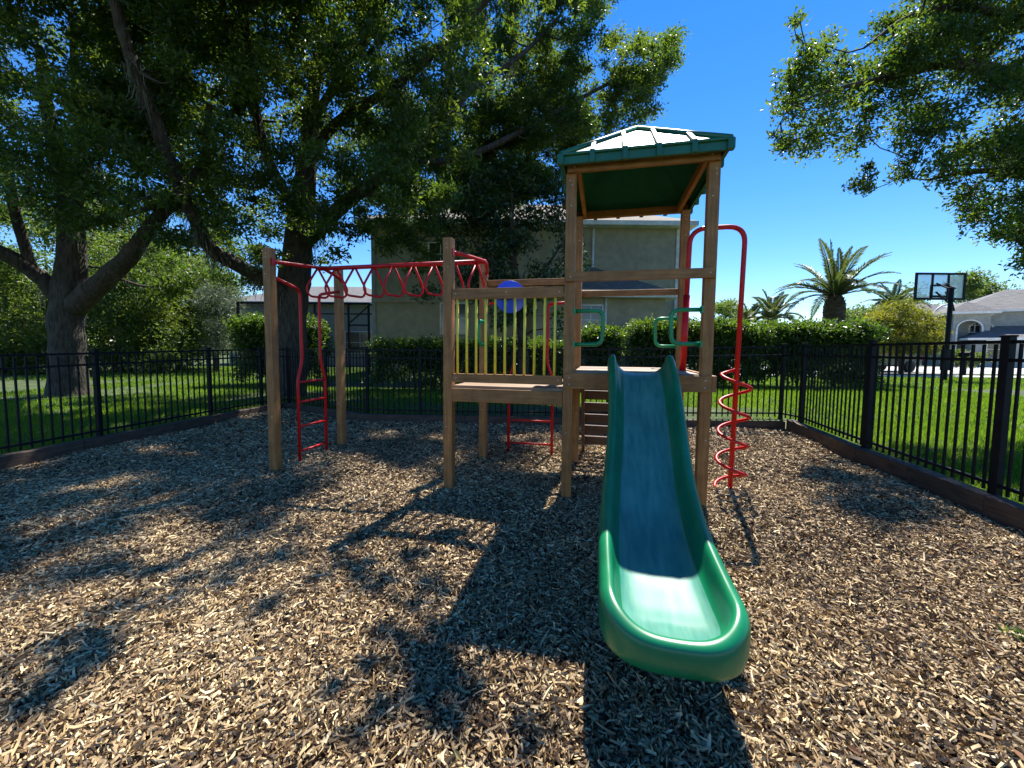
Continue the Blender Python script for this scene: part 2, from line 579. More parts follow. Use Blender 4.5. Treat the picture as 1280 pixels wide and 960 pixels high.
# ------------------------------------------------------------------ wood chips
def make_chips():
    zones = [(1.0, 2.6, 9800, 1.0), (2.6, 4.2, 6000, 1.1), (4.2, 6.5, 2800, 1.3), (6.5, 10.4, 900, 1.7)]
    P = []; S = []
    for y0, y1, dens, sc in zones:
        A = 15.0 * (y1 - y0)
        n = int(A * dens)
        x = rng.uniform(-7.6, 7.2, n); y = rng.uniform(y0, y1, n)
        k = in_poly(np.stack([x, y], 1), yard_xy) & (np.abs(x) < y * 1.36 + .35)
        P.append(np.stack([x[k], y[k]], 1)); S.append(np.full(k.sum(), sc))
    P = np.concatenate(P); S = np.concatenate(S); n = len(P)
    L = np.exp(rng.normal(np.log(.029), .5, n)).clip(.02, .15) * S ** .75
    W = np.exp(rng.normal(np.log(.0076), .38, n)).clip(.006, .032) * S ** .9
    T = rng.uniform(.0025, .006, n) * S
    yaw = rng.uniform(0, 2 * np.pi, n)
    tilt = rng.normal(0, .33, n); roll = rng.normal(0, .5, n)
    bend = rng.normal(0, .24, n) * L
    arch = rng.normal(.06, .10, n) * L
    z0 = mulch_h(P[:, 0], P[:, 1]) + rng.uniform(-.006, .014, n)
    ts = np.array([-.5, -.2, .2, .5]); ws = np.array([.45, 1, .95, .4])
    wl = rng.uniform(.5, 1.1, (n, 4)) * ws
    V = np.zeros((n, 4, 3, 3))
    for i, t in enumerate(ts):
        x = t * L
        yb = bend * (t * t - .1)
        za = -arch * (t * t * 4)
        for j, (sy, sz) in enumerate(((-.5, -.6), (0, 1.0), (.5, -.6))):
            V[:, i, j, 0] = x
            V[:, i, j, 1] = yb + sy * W * wl[:, i]
            V[:, i, j, 2] = za + sz * T
    V = V.reshape(n, 12, 3)
    # roll about x, tilt about y, yaw about z
    c, s = np.cos(roll)[:, None], np.sin(roll)[:, None]
    y = V[:, :, 1] * c - V[:, :, 2] * s; z = V[:, :, 1] * s + V[:, :, 2] * c
    x = V[:, :, 0]
    c, s = np.cos(tilt)[:, None], np.sin(tilt)[:, None]
    x, z = x * c - z * s, x * s + z * c
    c, s = np.cos(yaw)[:, None], np.sin(yaw)[:, None]
    x, y = x * c - y * s, x * s + y * c
    V = np.stack([x + P[:, :1], y + P[:, 1:], z + z0[:, None]], -1)
    fq = []
    for i in range(3):
        for j in range(2):
            a = i * 3 + j
            fq.append((a, a + 1, a + 4, a + 3))
    fq = np.array(fq)
    Fc = (fq[None] + (np.arange(n) * 12)[:, None, None]).reshape(-1, 4)
    r = rng.beta(1.25, 1.15, n)
    tone = np.array([mnoise.noise(Vector((a * .9, b * .9, 1.5))) + .6 * mnoise.noise(Vector((a * 3.1, b * 3.1, 4))) for a, b in P])
    r = np.clip(r + .16 * tone, 0, 1)
    o = np_mesh('mulch', V.reshape(-1, 3), Fc, M['chip'], rnd=np.repeat(r, len(fq)), smooth=False)
    tag(o, 'tan wood chip mulch covering the playground floor', 'mulch', kind='stuff')
    return n


make_chips()


def make_litter():
    n = 750
    x = rng.uniform(-7, 6.6, n); y = 1.1 + 8.5 * rng.uniform(0, 1, n) ** 1.3
    k = in_poly(np.stack([x, y], 1), yard_xy)
    x, y = x[k], y[k]; n = len(x)
    L = rng.uniform(.025, .06, n); yaw = rng.uniform(0, 6.28, n)
    ax = np.stack([np.cos(yaw), np.sin(yaw), rng.normal(0, .3, n)], 1)
    sd_ = np.stack([-np.sin(yaw), np.cos(yaw), rng.normal(0, .4, n)], 1)
    c = np.stack([x, y, mulch_h(x, y) + rng.uniform(.012, .022, n)], 1)
    W = L * rng.uniform(.3, .5, n)
    lift = np.stack([np.zeros(n), np.zeros(n), W * .25], 1)
    V = np.stack([c - ax * L[:, None] / 2, c - sd_ * W[:, None] / 2 + lift, c + ax * L[:, None] / 2, c + sd_ * W[:, None] / 2 + lift], 1).reshape(-1, 3)
    o = np_mesh('leaf_litter', V, np.arange(n * 4).reshape(-1, 4), M['litter'], rnd=rng.uniform(0, 1, n))
    tag(o, 'dry brown leaves fallen on the mulch', 'leaves', kind='stuff')


make_litter()


# ------------------------------------------------------------------ grass
def make_grass():
    P = []
    def zone(x0, x1, y0, y1, dens, hh, ww):
        n = int((x1 - x0) * (y1 - y0) * dens)
        x = rng.uniform(x0, x1, n); y = rng.uniform(y0, y1, n)
        k = ~in_poly(np.stack([x, y], 1), yard_big)
        k &= np.abs(x) < y * 1.38 + 1.5
        m = k.sum()
        P.append(np.stack([x[k], y[k], np.full(m, hh), np.full(m, ww)], 1))
    c = np.array([-.3, 4.0])
    yard_big = [tuple(np.array(p) + (np.array(p) - c) / np.linalg.norm(np.array(p) - c) * .16) for p in yard_xy]
    zone(3.4, 8, 1.5, 7, 2600, .075, .011)
    zone(-9, -5.4, 3, 9, 1300, .075, .013)
    zone(3, 14, 7, 13, 1000, .075, .018)
    zone(-6.5, 3, 7.5, 13, 900, .075, .018)
    zone(-14, -6.5, 7, 15, 600, .08, .02)
    zone(8, 16, 4, 7, 700, .08, .018)
    zone(-20, -6, 15, 26, 170, .09, .035)
    zone(3, 24, 13, 19, 260, .085, .03)
    P = np.concatenate(P); n = len(P)
    bare = np.array([mnoise.noise(Vector((p[0] * .55 + 7, p[1] * .55, 3))) + .5 * mnoise.noise(Vector((p[0] * 2.1, p[1] * 2.1, 5))) for p in P[:, :2]])
    left = P[:, 0] < 3
    for (tx, ty) in ((-11.6, 10.6), (-6.2, 11.0)):
        bare = np.maximum(bare, .75 - .32 * np.hypot(P[:, 0] - tx, P[:, 1] - ty) + .2 * bare)
    P = P[~((bare > .34) & (rng.uniform(0, 1, n) < np.where(left, .85, .45)))]
    n = len(P)
    nn = np.array([mnoise.noise(Vector((p[0] * .8, p[1] * .8, 0))) for p in P[:, :2]]) * .6
    h = P[:, 2] * rng.uniform(.45, 1.25, n) * (1 + .4 * nn); wd = P[:, 3] * rng.uniform(.6, 1.2, n)
    yaw = rng.uniform(0, 2 * np.pi, n)
    lean = rng.uniform(0, .8, n) * h; la = rng.uniform(0, 2 * np.pi, n)
    base = np.stack([P[:, 0], P[:, 1], lawn_z(P[:, 0], P[:, 1]) - .003], 1)
    d = np.stack([np.cos(yaw), np.sin(yaw), np.zeros(n)], 1) * wd[:, None] / 2
    l = np.stack([np.cos(la) * lean, np.sin(la) * lean, h], 1)
    V = np.stack([base - d, base + d, base + l], 1).reshape(-1, 3)
    Fc = np.arange(n * 3).reshape(-1, 3)
    r = np.clip(.5 + .35 * nn + rng.normal(0, .2, n), 0, 1)
    o = np_mesh('grass', V, Fc, M['blade'], rnd=r)
    tag(o, 'mown green grass on the lawns beyond the fence', 'grass', kind='stuff')


make_grass()

# pavement, road, driveway beyond the right lawn
def sheet(name, pts, z, m):
    mb = MB()
    mb.prism([Vector((p[0], p[1], z)) for p in pts], (0, 0, -.3))
    o = mb.build(name, m)
    tag(o, kind='structure')
    return o


sheet('pavement', [(9, 19.3), (60, 19.3), (60, 20.7), (9, 20.7)], .225, M['concrete'])
sheet('road', [(8.5, 22.6), (90, 22.6), (90, 27.2), (8.5, 27.2)], .215, M['asphalt'])
sheet('driveway', [(14, 27.2), (52, 27.2), (52, 33.0), (14, 33.0)], .212, M['concrete'])

# ------------------------------------------------------------------ timbers + fences
def timber(a, b, label, hgt=.14, wdt=.13, sink=.1, group='timber edging of the mulch'):
    """a,b: front bottom edge on the mulch side; the beam lies behind that line"""
    a, b = Vector(a), Vector(b)
    d = (b - a).normalized()
    nrm = Vector((-d.y, d.x, 0))
    if nrm.dot(Vector((-.3, 4, 0)) - a) > 0:
        nrm = -nrm
    mid = (a + b) / 2
    o = MB()
    L = (b - a).length - .006
    n = max(2, int(L / .3))
    # slightly uneven sawn beam: several cross-sections
    base = len(o.v)
    for i in range(n + 1):
        x = -L / 2 + L * i / n
        j = [random.uniform(-.004, .004) for _ in range(4)]
        for (yy, zz), q in zip(((0, -sink), (0, hgt), (wdt, hgt), (wdt, -sink)), j):
            o.v.append((x, yy + q, zz + q * .7))
    for i in range(n):
        for k in range(4):
            k2 = (k + 1) % 4
            o.face((base + i * 4 + k, base + i * 4 + k2, base + i * 4 + 4 + k2, base + i * 4 + 4 + k))
    o.face((base + 3, base + 2, base + 1, base)); o.face(tuple(base + n * 4 + k for k in range(4)))
    ob = o.build('edging_timber', M['timber'], bevel=.008)
    ang = math.atan2(d.y, d.x)
    ob.location = mid
    # local +y must point outwards
    ly = Vector((-math.sin(ang), math.cos(ang), 0))
    if ly.dot(nrm) < 0:
        ang += math.pi
    ob.rotation_euler = (0, 0, ang)
    tag(ob, label, 'edging', group)
    return ob


def split(a, b, n):
    return [(a.lerp(b, i / n), a.lerp(b, (i + 1) / n)) for i in range(n)]


lab_l = ['edging timber under the left fence at the left picture edge', 'edging timber under the left fence in front of the stout forked oak',
         'edging timber under the left fence between the left oak and the rear corner', 'edging timber at the far end of the left fence, behind the front monkey bar post']
for (a, b), t in zip(split(edge_l[0], corner1, 4), lab_l):
    timber(a, b, t, .135)
for (a, b), t in zip(split(corner1, corner2, 2), ['edging timber below the thick middle oak trunk in the rear corner', 'edging timber of the angled rear corner, right of the middle oak trunk']):
    timber(a, b, t, .135)
lab_b = ['edging timber along the back fence between monkey bars and railing bridge', 'edging timber along the back fence seen beneath the railing bridge',
         'edging timber along the back fence seen behind the green slide', 'edging timber along the back fence behind the red spiral pole']
for (a, b), t in zip(split(corner2, corner3, 4), lab_b):
    timber(a, b, t, .14)
er = [corner3, edge_r[1], edge_r[2], edge_r[3], edge_r[4]]
lab_r = ['edging timber under the right fence, first after the far right corner', 'edging timber under the right fence beside the leafy shadow on the mulch',
         'edging timber under the right fence with knotty worn face', 'nearest edging timber under the right fence at the right picture edge']
for i in range(4):
    timber(er[i], er[i + 1], lab_r[i], .19)


def fence(pts, top, base, label, posts_at=None, name='picket_fence', gap=.105, pw=.055, skip_first=False):
    """pts: plan polyline (post positions) ; top: z of top rail at each post"""
    p0 = pts[0]
    root = thing(name, label, 'fence', (p0.x, p0.y, 0))
    for i, p in enumerate(pts):
        if i == 0 and skip_first:
            continue
        m = MB()
        l = Vector((p.x - p0.x, p.y - p0.y, 0))
        zt, zb = top[i] + .03, base[i] - .25
        m.box(l + Vector((0, 0, (zt + zb) / 2)), (pw, pw, zt - zb))
        m.box(l + Vector((0, 0, zt + .008)), (pw + .012, pw + .012, .016))
        ob = m.build('post', M['black_metal'], root, bevel=.003)
        if i + 1 < len(pts):
            pass
    for i in range(len(pts) - 1):
        a = Vector((pts[i].x - p0.x, pts[i].y - p0.y, 0)); b = Vector((pts[i + 1].x - p0.x, pts[i + 1].y - p0.y, 0))
        d = (b - a); L = d.length; d.normalize()
        a2, b2 = a + d * pw / 2, b - d * pw / 2
        m = MB()
        m.beam(a2 + Vector((0, 0, top[i] - .012)), b2 + Vector((0, 0, top[i + 1] - .012)), .026, .028)
        pan = m.build('panel', M['black_metal'], root)
        for za, zb_ in ((top[i] - .165, top[i + 1] - .165), (base[i] + .10, base[i + 1] + .10)):
            m = MB()
            m.beam(a2 + Vector((0, 0, za)), b2 + Vector((0, 0, zb_)), .026, .028)
            m.build('rail', M['black_metal'], pan)
        n = max(1, int(round(L / gap)) - 1)
        me = None
        for k in range(1, n + 1):
            t = k / (n + 1)
            q = a.lerp(b, t)
            zt = top[i] * (1 - t) + top[i + 1] * t - .027
            zb = base[i] * (1 - t) + base[i + 1] * t + .03
            if me is None:
                pm = MB()
                pm.box((0, 0, 0), (.0175, .0175, zt - zb))
                ob = pm.build('picket', M['black_metal'], pan)
                me = ob.data
            else:
                ob = bpy.data.objects.new('picket', me)
                COL.objects.link(ob)
                ob.parent = pan
            ob.location = (q.x, q.y, (zt + zb) / 2)
            ob.rotation_euler = (0, 0, math.atan2(d.y, d.x))
    return root


def off(a, b, dist):
    """line a-b moved outwards"""
    d = (b - a).normalized(); n = Vector((-d.y, d.x, 0))
    if n.dot(Vector((-.3, 4, 0)) - a) > 0:
        n = -n
    return a + n * dist, b + n * dist


La, Lb = off(edge_l[0], corner1, .17)
# posts of the left fence: by distance along the line so that they fall where the photograph has them
def along(a, b, px):
    """parameter t of the plan line a-b seen at pixel column px (z ~ .7)"""
    best, bt = 1e9, 0
    for i in range(2001):
        t = -.1 + 1.2 * i / 2000
        p = a.lerp(b, t)
        q = to_px([(p.x, p.y, .7)])[0]
        if abs(q[0] - px) < best:
            best, bt = abs(q[0] - px), t
    return a.lerp(b, bt)


Lc = off(corner1, corner2, .17)
Ld = off(corner2, corner3, .17)
Le = off(edge_r[0], edge_r[-1], .12)
lp = [La, along(La, Lb, 122), along(La, Lb, 262), along(La, Lb, 326)]
lp.append(Lc[0])
fence(lp, [1.27, 1.30, 1.33, 1.35, 1.35], [.1] * 5, 'black metal picket fence along the left lawn below the big oaks')
fence([Lc[0], Lc[0].lerp(Lc[1], .5), Ld[0]], [1.35, 1.36, 1.37], [.1] * 3, 'short angled black picket fence in front of the middle oak trunk', skip_first=True)
bp = [Ld[0], along(*Ld, 525), along(*Ld, 640), along(*Ld, 760), along(*Ld, 875), Ld[1].lerp(Ld[0], .0)]
fence(bp, [1.37, 1.37, 1.39, 1.42, 1.46, 1.49], [.1, .1, .1, .12, .15, .17], 'black picket fence along the back, behind slide and hedge', skip_first=True)
R0 = off(edge_r[0], edge_r[1], .13)[0]
R1 = off(edge_r[0], edge_r[1], .13)[1]
R2 = off(edge_r[1], edge_r[2], .13)[1]
R3 = off(edge_r[2], edge_r[3], .13)[1]
R4 = off(edge_r[3], edge_r[4], .13)[1]
chain = [R0, R1, R2, R3, R4]


def on_chain(px):
    best, bp_ = 1e9, None
    for a, b in zip(chain[:-1], chain[1:]):
        for i in range(401):
            p = a.lerp(b, i / 400)
            q = to_px([(p.x, p.y, .7)])[0]
            if abs(q[0] - px) < best:
                best, bp_ = abs(q[0] - px), p
    return bp_


rp = [Ld[1], on_chain(1003), on_chain(1085), on_chain(1250), R4 + (R4 - R3).normalized() * .6]
fence(rp, [1.49, 1.495, 1.50, 1.505, 1.505], [.17] * 5, 'black picket fence along the bright right lawn', pw=.063, skip_first=True)

# ------------------------------------------------------------------ the playset
YAW = -0.2218
S = 1.183
PX = -3.272 + S  # not used
play = thing('playset', 'brown wooden playset with green slide, green roof and red monkey bars standing on mulch', 'playset', (0.5257, 3.7419, 0), YAW)
PW = .09


def post(a, b, top, face=-1):
    m = MB()
    m.box((0, 0, (top - .3) / 2), (PW, PW, top + .3))
    for z in (top - .06, top - .10, top - .28, .62):
        m.disc_cyl((random.uniform(-.015, .015), -PW / 2 - .002, z), (0, 1, 0), .006, .008, 8, 1)
    o = m.build('post', [M['wood'], M['steel_bolt']], play, bevel=.006)
    o.location = (a, b, 0)
    return o


ZB = 2.966
for a, b, t in ((0, 0, ZB), (S, 0, ZB), (0, S, ZB), (S, S, ZB), (-S, 0, 2.47), (-S, S, 2.47), (-3.272, 0, 2.47), (-3.272, S, 2.47)):
    post(a, b, t)


def board(name, c, s, mat='wood_h', bolts=(), parent=play, rot=None):
    m = MB()
    m.box((0, 0, 0), s)
    for (x, z) in bolts:
        m.disc_cyl((x, -s[1] / 2 - .002, z), (0, 1, 0), .007, .008, 8, 1)
    o = m.build(name, [M[mat], M['steel_bolt']], parent, bevel=.005)
    o.location = c
    if rot:
        o.rotation_euler = rot
    return o


h = PW / 2
BW = 1.25
# roof beams (front, back, both sides)
board('roof_beam', (S / 2, -h - .02, 3.005), (BW, .038, .085), bolts=((-.56, 0), (.56, 0)))
board('roof_beam', (S / 2, S + h + .02, 3.005), (BW, .038, .085))
for a in (h + .021, S - h - .021):
    m = MB(); m.box((0, 0, 0), (.038, S - .09 + .176, .085))
    o = m.build('roof_beam', M['wood'], play, bevel=.004); o.location = (a, S / 2, 3.004)
# tower rails
board('rail', (S / 2, -h - .02, 2.05), (BW, .038, .082), bolts=((-.58, 0), (.58, 0)))
board('rail', (S / 2, S + h + .02, 2.075), (BW, .038, .07))
# fascia + decks
board('fascia_board', (S / 2, -h - .02, 1.112), (BW, .038, .14), bolts=((-.575, .03), (-.575, -.03), (.575, .03), (.575, -.03)))
board('fascia_board', (S / 2, S + h + .02, 1.112), (BW, .038, .14))
for a in (-h - .02, S + h + .02):
    m = MB(); m.box((0, 0, 0), (.038, S + .08, .14))
    o = m.build('fascia_board', M['wood'], play, bevel=.004); o.location = (a if a > 0 else h + .021, S / 2, 1.112)


def deck(a0, a1, b0, b1, z, n=9):
    m = MB()
    wd = (b1 - b0) / n
    for i in range(n):
        m.box(((a0 + a1) / 2, b0 + wd * (i + .5), z - .018 + random.uniform(-.001, .001)), (a1 - a0, wd - .006, .034))
    return m.build('deck', M['wood_deck'], play, bevel=.003)


deck(h + .003, S - h - .003, -h + .006, S + h - .006, 1.196)
deck(-S + h + .003, -h - .003, -h + .028, S + h - .028, 1.035)
board('fascia_board', (-S / 2, -h + .012, .942), (S - PW - .004, .036, .13))
board('fascia_board', (-S / 2, S + h - .012, .942), (S - PW - .004, .036, .13))
# railing panel
pan = MB()
pan.box((-S / 2, -h + .016, 1.925), (S - .105, .04, .10))
for x, z in ((-S + .09, 1.925), (-S / 2, 1.935), (-.09, 1.925)):
    pan.disc_cyl((x, -h - .006, z), (0, 1, 0), .007, .008, 8, 1)
panel = pan.build('railing_panel', [M['wood_h'], M['steel_bolt']], play, bevel=.005)
pan = MB()
pan.box((-S / 2, -h + .016, 1.11), (S - .105, .04, .085))
for x, z in ((-S + .09, 1.11), (-.09, 1.11)):
    pan.disc_cyl((x, -h - .006, z), (0, 1, 0), .007, .008, 8, 1)
pan.build('bottom_rail', [M['wood_h'], M['steel_bolt']], panel, bevel=.005)
for i in range(11):
    m = MB(); m.tube([(0, 0, 1.14), (0, 0, 1.89)], .0125, 10)
    o = m.build('baluster', M['yellow'], panel)
    o.location = (-1.083 + i * .0955, -h + .016, 0)
# rear rail of the bridge
board('rail', (-S / 2, S + h - .02, 2.225), (S + .02 - .0, .036, .078))
# blue disc behind the top rail
m = MB()
ax = Vector((math.sin(.42), -math.cos(.42), 0.0))
cdisc = Vector((-.573, .055, 1.90))
m.disc_cyl(cdisc, ax, .155, .022, 36)
m.tube([cdisc, cdisc + Vector((0, -.06, 0))], .016, 10)
o = m.build('blue_disc', M['blue'], play, bevel=.004)

# roof
E0, E1, EZ0, EZ1, AZ = -.085, S + .078, 2.995, 3.072, 3.61
B0, B1 = -.175, S + .175
apex = Vector((S / 2, S / 2, AZ))
roof = MB()
cs = [Vector((E0, B0, EZ1)), Vector((E1, B0, EZ1)), Vector((E1, B1, EZ1)), Vector((E0, B1, EZ1))]
for i in range(4):
    a, b = cs[i], cs[(i + 1) % 4]
    roof.poly([a, b, apex])
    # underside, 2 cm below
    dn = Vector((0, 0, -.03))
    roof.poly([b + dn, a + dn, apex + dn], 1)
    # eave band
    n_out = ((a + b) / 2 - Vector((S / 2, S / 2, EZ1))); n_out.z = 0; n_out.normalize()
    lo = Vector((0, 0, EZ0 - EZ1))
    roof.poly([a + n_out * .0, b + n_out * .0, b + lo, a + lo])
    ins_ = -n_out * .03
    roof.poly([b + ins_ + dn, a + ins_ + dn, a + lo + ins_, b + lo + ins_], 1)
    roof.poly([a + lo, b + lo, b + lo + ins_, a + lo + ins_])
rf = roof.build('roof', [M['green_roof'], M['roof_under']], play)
for i in range(4):
    a, b = cs[i], cs[(i + 1) % 4]
    nrm = (b - a).cross(apex - a).normalized()
    n_out = Vector((nrm.x, nrm.y, 0)).normalized()
    m = MB()
    # hip cap
    m.tube([a + n_out * 0 + Vector((0, 0, .008)), apex + Vector((0, 0, .008))], .026, 8)
    o = m.build('hip_cap', M['green_roof'], rf)
    for t in (.2, .4, .6, .8):
        p = a.lerp(b, t)
        # up-slope until the hip
        k = min(t, 1 - t) * 2
        q = p + (apex - (a + b) / 2) * k
        m = MB()
        m.beam(p + nrm * .008 + n_out * .012, q + nrm * .008, .042, .026, up=nrm)
        m.box(p + n_out * .008 + Vector((0, 0, (EZ0 - EZ1) / 2 - .006)), (.044, .044, .086))
        m.build('roof_rib', M['green_roof'], rf, bevel=.006)
    m = MB()
    m.beam(a + n_out * .008, b + n_out * .008, .03, .022)
    m.build('eave_trim', M['green_roof'], rf, bevel=.006)
for c in cs:
    m = MB(); m.box((c.x, c.y, (EZ0 + EZ1) / 2 - .002), (.058, .058, .092))
    m.build('corner_cap', M['green_roof'], rf, bevel=.012)

# slide -------------------------------------------------------------
def slide():
    prof = smooth_path([(-.02, 1.192), (-.10, 1.190), (-.20, 1.160), (-.36, 1.065), (-.62, .885), (-.92, .70), (-1.22, .52), (-1.52, .395), (-1.80, .335), (-2.02, .312), (-2.13, .308)], 5)
    half = [(.232, -.066), (.259, -.056), (.268, 0.0), (.270, .07), (.266, .112), (.250, .136), (.228, .142), (.216, .134), (.207, .108), (.198, .06), (.176, .022), (.132, .004), (.06, 0.0)]
    rows = []
    n = len(prof)
    for i, p in enumerate(prof):
        b, z = p
        t = max(0, (-b - .1) / 2.1)
        cx_ = .632 - .045 * t + .012 * math.sin(t * 7)
        k = 1.0
        if b > -.09:
            k = 1 - .55 * ((b + .09) / .07) ** 2
        hs_ = 1.06 - .10 * t + .14 * math.exp(-((b + .12) / .06) ** 2) + .03 * math.sin(t * 9)
        wk = 1.0 + .02 * math.sin(t * 9 + 1) + .03 * max(0, t - .75) * 4
        row = []
        for (x, hh) in half:
            hz = hh * (hs_ if hh > 0 else 1) * (k if hh > .03 else 1)
            fx = (.84 + .22 * t) if (x < .18 and hh < .05) else ((.97 + .03 * t) if x < .205 and hh < .08 else 1)
            row.append((x * wk * fx, hz))
        full = [(-x, q) for x, q in row] + [(0, -.002)] + [(x, q) for x, q in reversed(row)]
        rows.append([(cx_ + x, b, z + q) for x, q in full])
    # exit: the wall section turns round the front in plan, so the rim runs on into a low lip
    zc = prof[-1][1]; bc = prof[-1][0]
    wl_, hl_ = wk, hs_
    for k in range(1, 13):
        ph = math.pi / 2 * k / 12
        ca, sa = max(0, math.cos(ph)) ** .66, math.sin(ph) ** .92
        left = []
        for (x, hh) in half:
            x2 = x * wl_ * (1.055 if (x < .18 and hh < .05) else 1)
            s2 = math.sin(ph) ** 2
            hz = hh * (hl_ - .50 * s2) if hh > 0 else hh * (1 - .1 * s2)
            if x < .2:
                hz += .012 * s2 * (x / .2)
            left.append((x2 * ca, x2 * sa * .80, hz))
        row = [(cx_ - a, bc - b, zc + q) for a, b, q in left] + [(cx_, bc, zc - .002)] + [(cx_ + a, bc - b, zc + q) for a, b, q in reversed(left)]
        rows.append(row)
    V = [p for r in rows for p in r]
    w_ = len(rows[0])
    me = MB(); me.v = V
    for i in range(len(rows) - 1):
        for j in range(w_ - 1):
            inner = 10 <= j <= w_ - 2 - 10
            mt = 1 if inner else 0
            me.face((i * w_ + j, i * w_ + j + 1, (i + 1) * w_ + j + 1, (i + 1) * w_ + j), mt, True)
    # top end faces of the hollow walls
    o = me.build('slide', [M['green'], M['bed']], play, subsurf=1)
    import bmesh
    bm = bmesh.new(); bm.from_mesh(o.data)
    bmesh.ops.remove_doubles(bm, verts=bm.verts, dist=.0006)
    bmesh.ops.dissolve_degenerate(bm, edges=bm.edges, dist=.0004)
    bmesh.ops.recalc_face_normals(bm, faces=bm.faces)
    bm.to_mesh(o.data); bm.free()
    so = o.modifiers.new('wall', 'SOLIDIFY'); so.thickness = .008; so.offset = 0
    f = MB()
    f.box((.60, -1.92, .06), (.22, .14, .34))
    f.build('slide_foot', M['green'], o, bevel=.02)
    f = MB()
    f.box((.62, -1.05, .17), (.05, .06, .75))
    f.build('slide_support', M['green'], o, bevel=.01)


slide()

# grab handles ------------------------------------------------------
def handle(origin, d, wid, z0, z1):
    o0 = Vector(origin); d = Vector(d)
    pts = [o0 + Vector((0, 0, z0)), o0 + d * wid + Vector((0, 0, z0)), o0 + d * (wid + .01) + Vector((0, 0, z1)), o0 + Vector((0, 0, z1))]
    m = MB()
    m.tube(fillet(pts, .075, 6), .0185, 10)
    for z in (z0, z1):
        m.box(o0 + Vector((0, 0, z)) + d * .004, (.02 + .05 * abs(d.y), .02 + .05 * abs(d.x), .06))
    m.build('grab_handle', M['green_dark'], play)


handle((h, -.01, 0), (1, 0, 0), .255, 1.445, 1.75)
handle((S - h, -.01, 0), (-1, 0, 0), .245, 1.455, 1.75)
handle((S - h, S, 0), (-1, 0, 0), .235, 1.445, 1.765)
handle((-S + .02, S - h, 0), (0, -1, 0), .2, 1.45, 1.74)

# monkey bars -------------------------------------------------------
RZ = 2.365
ob_ = MB()
ob_.tube(fillet([(-3.10, S / 2, RZ - .005), (-.98, S / 2, RZ)], .02), .026, 12)
mon = ob_.build('overhead_rail', M['red'], play)
for a, zz in ((-3.272 + .09, 2.335), (-1.10, 2.345)):
    m = MB()
    m.tube(fillet([(a - .06, -.01, zz - .01), (a, .12, zz), (a + .12, S / 2, RZ), (a, S - .12, zz), (a - .06, S + .01, zz - .01)], .1, 5), .02, 10)
    for b in (.0, S):
        m.box((a - .06 - (.0), b, zz - .01), (.06, .05, .07))
    m.build('cross_bar', M['red'], mon)
for i in range(9):
    a = -3.13 + i * .2555
    m = MB()
    tw = .05
    pts = [(a, S / 2 - .012, RZ - .01), (a - tw, S / 2 - .15, RZ - .25), (a - tw * .8, S / 2 - .115, RZ - .35), (a + tw * .8, S / 2 + .115, RZ - .35), (a + tw, S / 2 + .15, RZ - .25), (a, S / 2 + .012, RZ - .01)]
    m.tube(fillet(pts, .075, 5), .0135, 8)
    m.build('hanging_loop', M['red'], mon)

# ladders -----------------------------------------------------------
def ladder(a, bs, spread, zt, rungs, axis='b', top_to=None, kink=True):
    m = MB()
    for s_ in (-1, 1):
        c0 = bs + s_ * spread
        c1 = bs + s_ * (spread + (.075 if kink else .0))
        if axis == 'b':
            P = [(a - .0, top_to[0] if s_ < 0 else top_to[1], zt + .09), (a, c0 - s_ * .0, zt + (.0 if s_ > 0 else .01)), (a, c0, 1.22), (a, c1, 1.0), (a, c1, -.2)]
        else:
            P = [(top_to[0] if s_ < 0 else top_to[1], a - .18, zt), (c0, a, zt), (c0, a, 1.22), (c1, a, 1.0), (c1, a, -.2)]
        m.tube(fillet(P, .07, 5), .0185, 10)
    o = m.build('climbing_ladder', M['red'], play)
    for z in rungs:
        r = MB()
        e = spread + (.075 if kink else 0)
        if axis == 'b':
            r.tube([(a, bs - e, z), (a, bs + e, z)], .014, 8)
        else:
            r.tube([(bs - e, a, z), (bs + e, a, z)], .014, 8)
        r.build('rung', M['red'], o)


ladder(-3.24, .575, .165, 2.07, (.14, .44, .74, .98), 'b', (h, S - h))
ladder(S + .30, -.62, .22, 1.985, (.13, .44, .74), 'a', (-S + h, -h))

# spiral pole -------------------------------------------------------
pb = 0.588
m = MB()
m.tube(fillet([(1.59, pb, -.25), (1.625, pb, 2.60), (1.13, pb, 2.60), (1.105, pb, 1.19)], .16, 8), .0235, 12)
pole = m.build('arch_pole', M['red'], play)
m = MB()
m.tube([(1.105, pb, 1.185), (1.118, pb, 1.95)], .031, 12)
m.build('pole_sleeve', M['red'], pole)
pts = []
turns = 4.35
for i in range(int(turns * 22) + 1):
    f = i / (turns * 22)
    z = 1.215 * (1 - f)
    ang = math.pi + 2 * math.pi * (1.157 - z) / .2853
    r = .135 * min(1, f * 22 + .1)
    cxp = 1.59 + .035 * z / 2.6
    pts.append((cxp + r * math.cos(ang), pb + r * math.sin(ang), z))
m = MB(); m.tube(pts, .016, 8)
m.build('spiral', M['red'], pole)

# rear stair --------------------------------------------------------
st = MB()
for a in (.075, .70):
    st.beam((a, S + .66, -.05), (a, S + .085, 1.13), .04, .12)
stairs = st.build('stair', M['dark_wood'], play)
for i in range(6):
    z = .16 + i * .165
    b = S + .66 - (.165 * i + .13) * .50
    tr = MB()
    tr.box((.3875, b, z), (.59, .045, .115))
    tr.build('tread', M['dark_wood'], stairs, bevel=.005)


